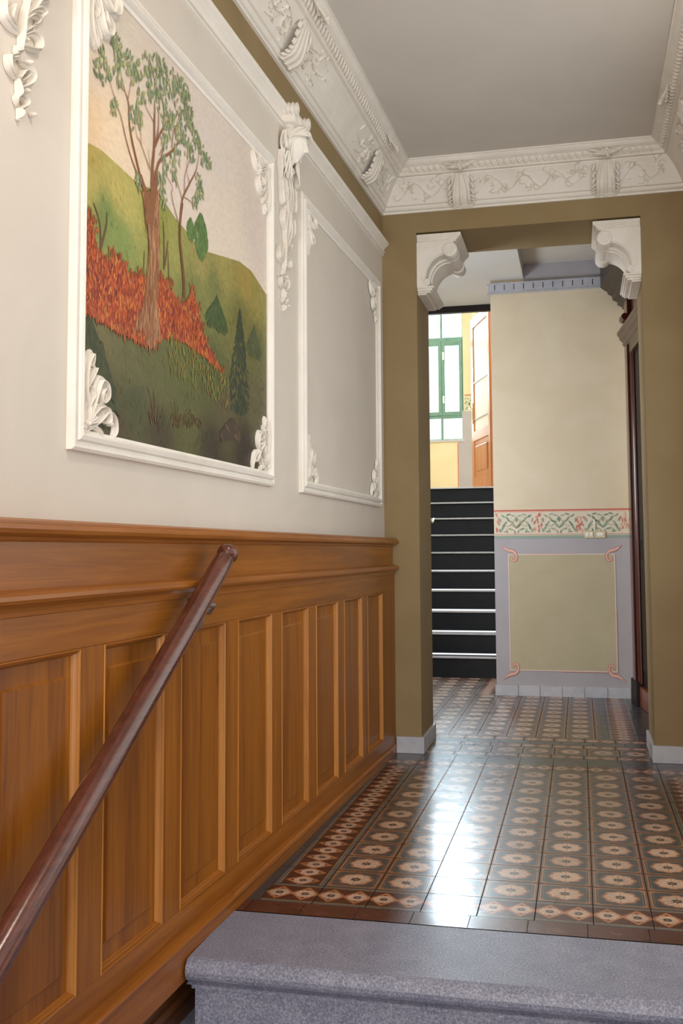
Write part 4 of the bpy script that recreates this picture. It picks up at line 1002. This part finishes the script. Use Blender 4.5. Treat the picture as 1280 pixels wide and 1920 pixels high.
# ------------------------------------------------------------------ pine panelling
wsn=thing('pine_wainscot','honey-coloured pine wall panelling with raised panels on the left wall','wall panelling',LW(0,0,0),RZ)
S1=7.6; F=.064
m=MB()
m.box(.004,.002,1.028,S1,F,1.150)                     # top rail
m.build('top_rail',WOOD_H,wsn,bevel=.002)
m=MB(); m.box(.004,.002,.05,S1,F,.138); m.build('bottom_rail',WOOD_H,wsn,bevel=.002)
NP=14
for k in range(NP+1):
    a=.365+.5125*k; b0=.004 if k==0 else a-.5125+.385
    m=MB(); m.box(b0,.002,.138,a,F,1.028); m.build('stile',WOOD_V,wsn,bevel=.0015)
for k in range(NP):
    a=.365+.5125*k; b=a+.385; z0,z1=.138,1.028
    m=MB(); m.box(a+.016,.004,z0+.016,b-.016,.046,z1-.016)
    # raised field with a bevelled margin
    i=.046; j=.053
    A=[(a+i,.046,z0+i+.02),(b-i,.046,z0+i+.02),(b-i,.046,z1-i-.02),(a+i,.046,z1-i-.02)]
    B=[(a+j,.053,z0+j+.02),(b-j,.053,z0+j+.02),(b-j,.053,z1-j-.02),(a+j,.053,z1-j-.02)]
    m.add(A+B,[(0,1,5,4),(1,2,6,5),(2,3,7,6),(3,0,4,7),(4,5,6,7)])
    po=m.build('panel',WOOD_V,wsn)
    P=[(0,F),(.003,F+.003),(.007,F+.001),(.008,F-.004),(.010,F-.003),(.013,F-.008),(.015,F-.013),(.018,F-.018)]
    cc=[(a,z0,1,1),(b,z0,-1,1),(b,z1,-1,-1),(a,z1,1,-1)]
    m=MB()
    for q in range(4):
        c1_,c2_=cc[q],cc[(q+1)%4]; m.slot=1 if q%2 else 0
        f=lambda c:(lambda p:(c[0]+c[2]*p[0],p[1],c[1]+c[3]*p[0]))
        m.strip(P,f(c1_),f(c2_))
    m.build('panel_moulding',[WOOD_LH,WOOD_L],po)
m=MB(); m.box(.004,.002,1.19,S1,.054,1.325); m.build('frieze_board',WOOD_H,wsn)
def sweep(name,prof,mat,x0=.004,x1=S1):
    m=MB(); m.prism([(0.002,prof[0][1])]+prof+[(0.002,prof[-1][1])],lambda p:(x0,p[0],p[1]),lambda p:(x1,p[0],p[1])); return m.build(name,mat,wsn)
sweep('ledge_moulding',[(.064,1.128),(.068,1.130),(.070,1.140),(.074,1.150),(.082,1.157),(.092,1.162),(.096,1.170),(.095,1.180),(.088,1.187),(.056,1.194)],WOOD_LH)
sweep('cap_rail',[(.054,1.308),(.060,1.312),(.063,1.320),(.078,1.323),(.092,1.328),(.096,1.338),(.094,1.348),(.084,1.352),(.084,1.358),(.072,1.364)],WOOD_LH)
def base(prof,name,mat,x0,x1,d0,d1):
    m=MB(); m.prism([(0.002,prof[0][1])]+prof+[(0.002,prof[-1][1])],lambda p:(x0,p[0]+(d0 if p[0]>.01 else 0),p[1]),lambda p:(x1,p[0]+(d1 if p[0]>.01 else 0),p[1])); return m.build(name,mat,wsn)
base([(.068,.0),(.068,.034),(.073,.040),(.075,.048),(.072,.056),(.064,.060)],'skirting',WOOD_LH,.004,2.9,0,.024)
base([(.092,-.07),(.092,.034),(.097,.040),(.099,.048),(.096,.056),(.064,.060)],'skirting',WOOD_LH,2.9,S1,0,0)
base([(.050,-1.1),(.050,-.075),(.085,-.07)],'lower_skirting',WOOD_D,2.9,S1,0,0)
sweep('lower_skirting_ledge',[(.060,-.16),(.066,-.155),(.066,-.14),(.060,-.135)],WOOD_D,3.0,S1)

# ------------------------------------------------------------------ handrail
hr=thing('handrail','varnished round mahogany handrail sloping down along the panelling','handrail',LW(3.082,.135,1.277),RZ)
SL=.648; Lr=2.6; cs,sn=1/hypot(1,SL),SL/hypot(1,SL)
ax=Vector((cs,0,-sn)); R0=.0352
m=MB(); m.smooth=True; m.lathe([(.036,R0*.72),(.042,R0*.95),(.052,R0),(.12,R0),(.8,R0*1.01),(1.6,R0*1.02),(Lr,R0*1.03)],(0,0,0),ax,40)
m.build('rail',RAILM,hr)
m=MB(); m.smooth=True; n_=16
pr=[(-.0295*cos(pi*i/n_)+.006,max(.0005,.0375*sin(pi*i/n_))) for i in range(n_+1)]; pr=[(d,r) for d,r in pr if d<.030]+[(.030,.024),(.033,.020),(.038,.020),(.046,.026)]
m.lathe(pr,(0,0,0),ax,32); m.build('end_knob',RAILM,hr)
m=MB(); m.smooth=True; px=-.12+.02; zc=1.083-1.277; px=3.20-3.082
m.lathe([(0,0),(0,.070),(.006,.070),(.012,.062),(.016,.02),(.016,.0005)],(px,-.135+.0645,zc),(0,1,0),32); m.build('bracket_rose',STEEL,hr)
m=MB(); m.smooth=True; t_=.26; q=Vector((0,0,0))+ax*t_
m.tube([(px,-.065,zc),(px,-.02,zc-.004),(px+.01,0,zc+.02),(q.x,0,q.z-.028)],.009,10); m.build('bracket_arm',STEEL,hr)

# ------------------------------------------------------------------ granite steps
def step(label,y0,y1,z,x0,depthr,zr):
    t=thing('granite_step',label,'step',((x0+.71)/2,y0,z))
    hx=(.71-x0)/2; 
    R=.036; pf=[(y1-y0,0)]
    for i in range(0,9):
        a=pi/2+pi*i/8*.98; pf.append((R+R*cos(a)*1.0,-R+R*sin(a)))
    pf+=[(.012,-.078),(y1-y0,-.078)]
    m=MB(); m.prism(pf,lambda p:(-hx,p[0],p[1]),lambda p:(hx,p[0],p[1])); m.build('tread',GRANITE,t,bevel=.006)
    m=MB(); m.box(-hx+.012,.024,-.094,hx,.10,-.078); m.build('moulding_strip',GRANITE,t,bevel=.003)
    m=MB(); m.box(-hx+.02,.038,-.2265,hx,y1-y0,-.094); m.build('riser',GRANITE,t)
    return t
step('worn blue-grey granite top step in front of the tiled floor',3.052,3.508,0,-1.236,0,0)
step('second granite step, lower and nearer than the top step',2.74,3.088,-.226,-1.262,0,0)
m=MB(); m.box(-1.4,-2.9,-.9,.75,3.05,-.46); struct(m.build('floor_lower',GRANITE))

# ------------------------------------------------------------------ plinths of the piers
m=MB(); m.box(-1.16,6.382,0,-1.0+.018,6.40,.103); m.box(-1.0,6.40,0,-1.0+.018,6.93,.103); struct(m.build('baseboard_left',STONEW,bevel=.003))
m=MB(); m.box(.42-.018,6.382,0,.712,6.40,.103); m.box(.42-.018,6.40,0,.42,6.93,.103); struct(m.build('baseboard_right',STONEW,bevel=.003))

# ------------------------------------------------------------------ corbels under the lintel
def corbel(label,x,sx):
    t=thing('scroll_corbel',label,'corbel',(x,6.402,2.96)); D=.516
    X=lambda a:sx*a
    def ext(b,P,y0,y1): b.prism(P,lambda p:(X(p[0]),y0,p[1]),lambda p:(X(p[0]),y1,p[1]))
    m=MB()
    for (w,z0,z1,o) in ((.292,.375,.398,0),(.285,.366,.376,.002),(.272,.352,.367,.004),(.262,.340,.353,.006)): m.box(X(.001),o,z0,X(w),D-o,z1)
    m.build('abacus',PLASTER_OLD,t,bevel=.003)
    def body(off):
        P=[(.001,.341),(.238,.341),(.246,.33),(.250,.30),(.236,.262),(.205,.258+off)]
        for i in range(0,13):
            a=pi/2+pi/2*i/12; P.append((.195+(.135+off)*cos(a)-0,.105+(.152+off)*sin(a)))
        P=[p if True else p for p in P]
        P+=[(.058-off,.085),(.072-off,.068),(.078-off,.05),(.001,.05)]
        return P
    m=MB()
    for (y0,y1,off) in ((.0,.012,.006),(.012,.10,-.0),(.10,.115,.012),(.115,.15,-.014),(.15,.36,-.022),(.36,.40,-.014),(.40,.415,.012),(.415,.504,.0),(.504,D,.006)):
        ext(m,body(off),y0,y1)
    m.box(X(.001),.004,.045,X(.056),D-.004,.16)
    m.build('bracket_body',PLASTER,t)
    m=MB(); m.smooth=True
    m.lathe([(-.010,.0005),(-.010,.045),(-.004,.049),(.10,.049),(.106,.040),(.114,.050),(.124,.050),(.130,.040),(.18,.046),(.26,.049),(.34,.046),(.386,.040),(.392,.050),(.402,.050),(.41,.040),(.416,.049),(D-.006,.049),(D,.046),(D,0)],(X(.222),.0,.283),(0,1,0),32)
    vo=m.build('volute',PLASTER,t)
    m=MB(); m.smooth=True
    P=[]
    for i in range(50):
        a=i/49*4.2*pi; r=.040*(1-i/49*.86); P.append((X(.222+r*cos(a)),-.011,.283+r*sin(a)))
    m.tube(P,.0046,6); m.build('spiral',PLASTER,vo)
    m=MB(); m.smooth=True
    m.lathe([(-.008,.0005),(-.008,.022),(.2,.024),(.3,.024),(D,.022),(D,0)],(X(.068),.0,.075),(0,1,0),20)
    m.lathe([(-.007,.0005),(-.007,.012),(.006,.016),(.006,.001)],(X(.046),.0,.105),(0,1,0),16)
    m.build('foot_scroll',PLASTER_OLD,t)
    m=MB()
    for (w,z0,z1,o) in ((.112,.038,.052,0),(.100,.022,.039,.01),(.088,.010,.023,.02),(.06,.0,.011,.03)): m.box(X(.001),o,z0,X(w),D-o,z1)
    m.build('foot_block',PLASTER_OLD,t,bevel=.003)
    return t
corbel('white scrolled corbel at the top left of the doorway',-1.0,1)
corbel('white scrolled corbel at the top right of the doorway',.42,-1)
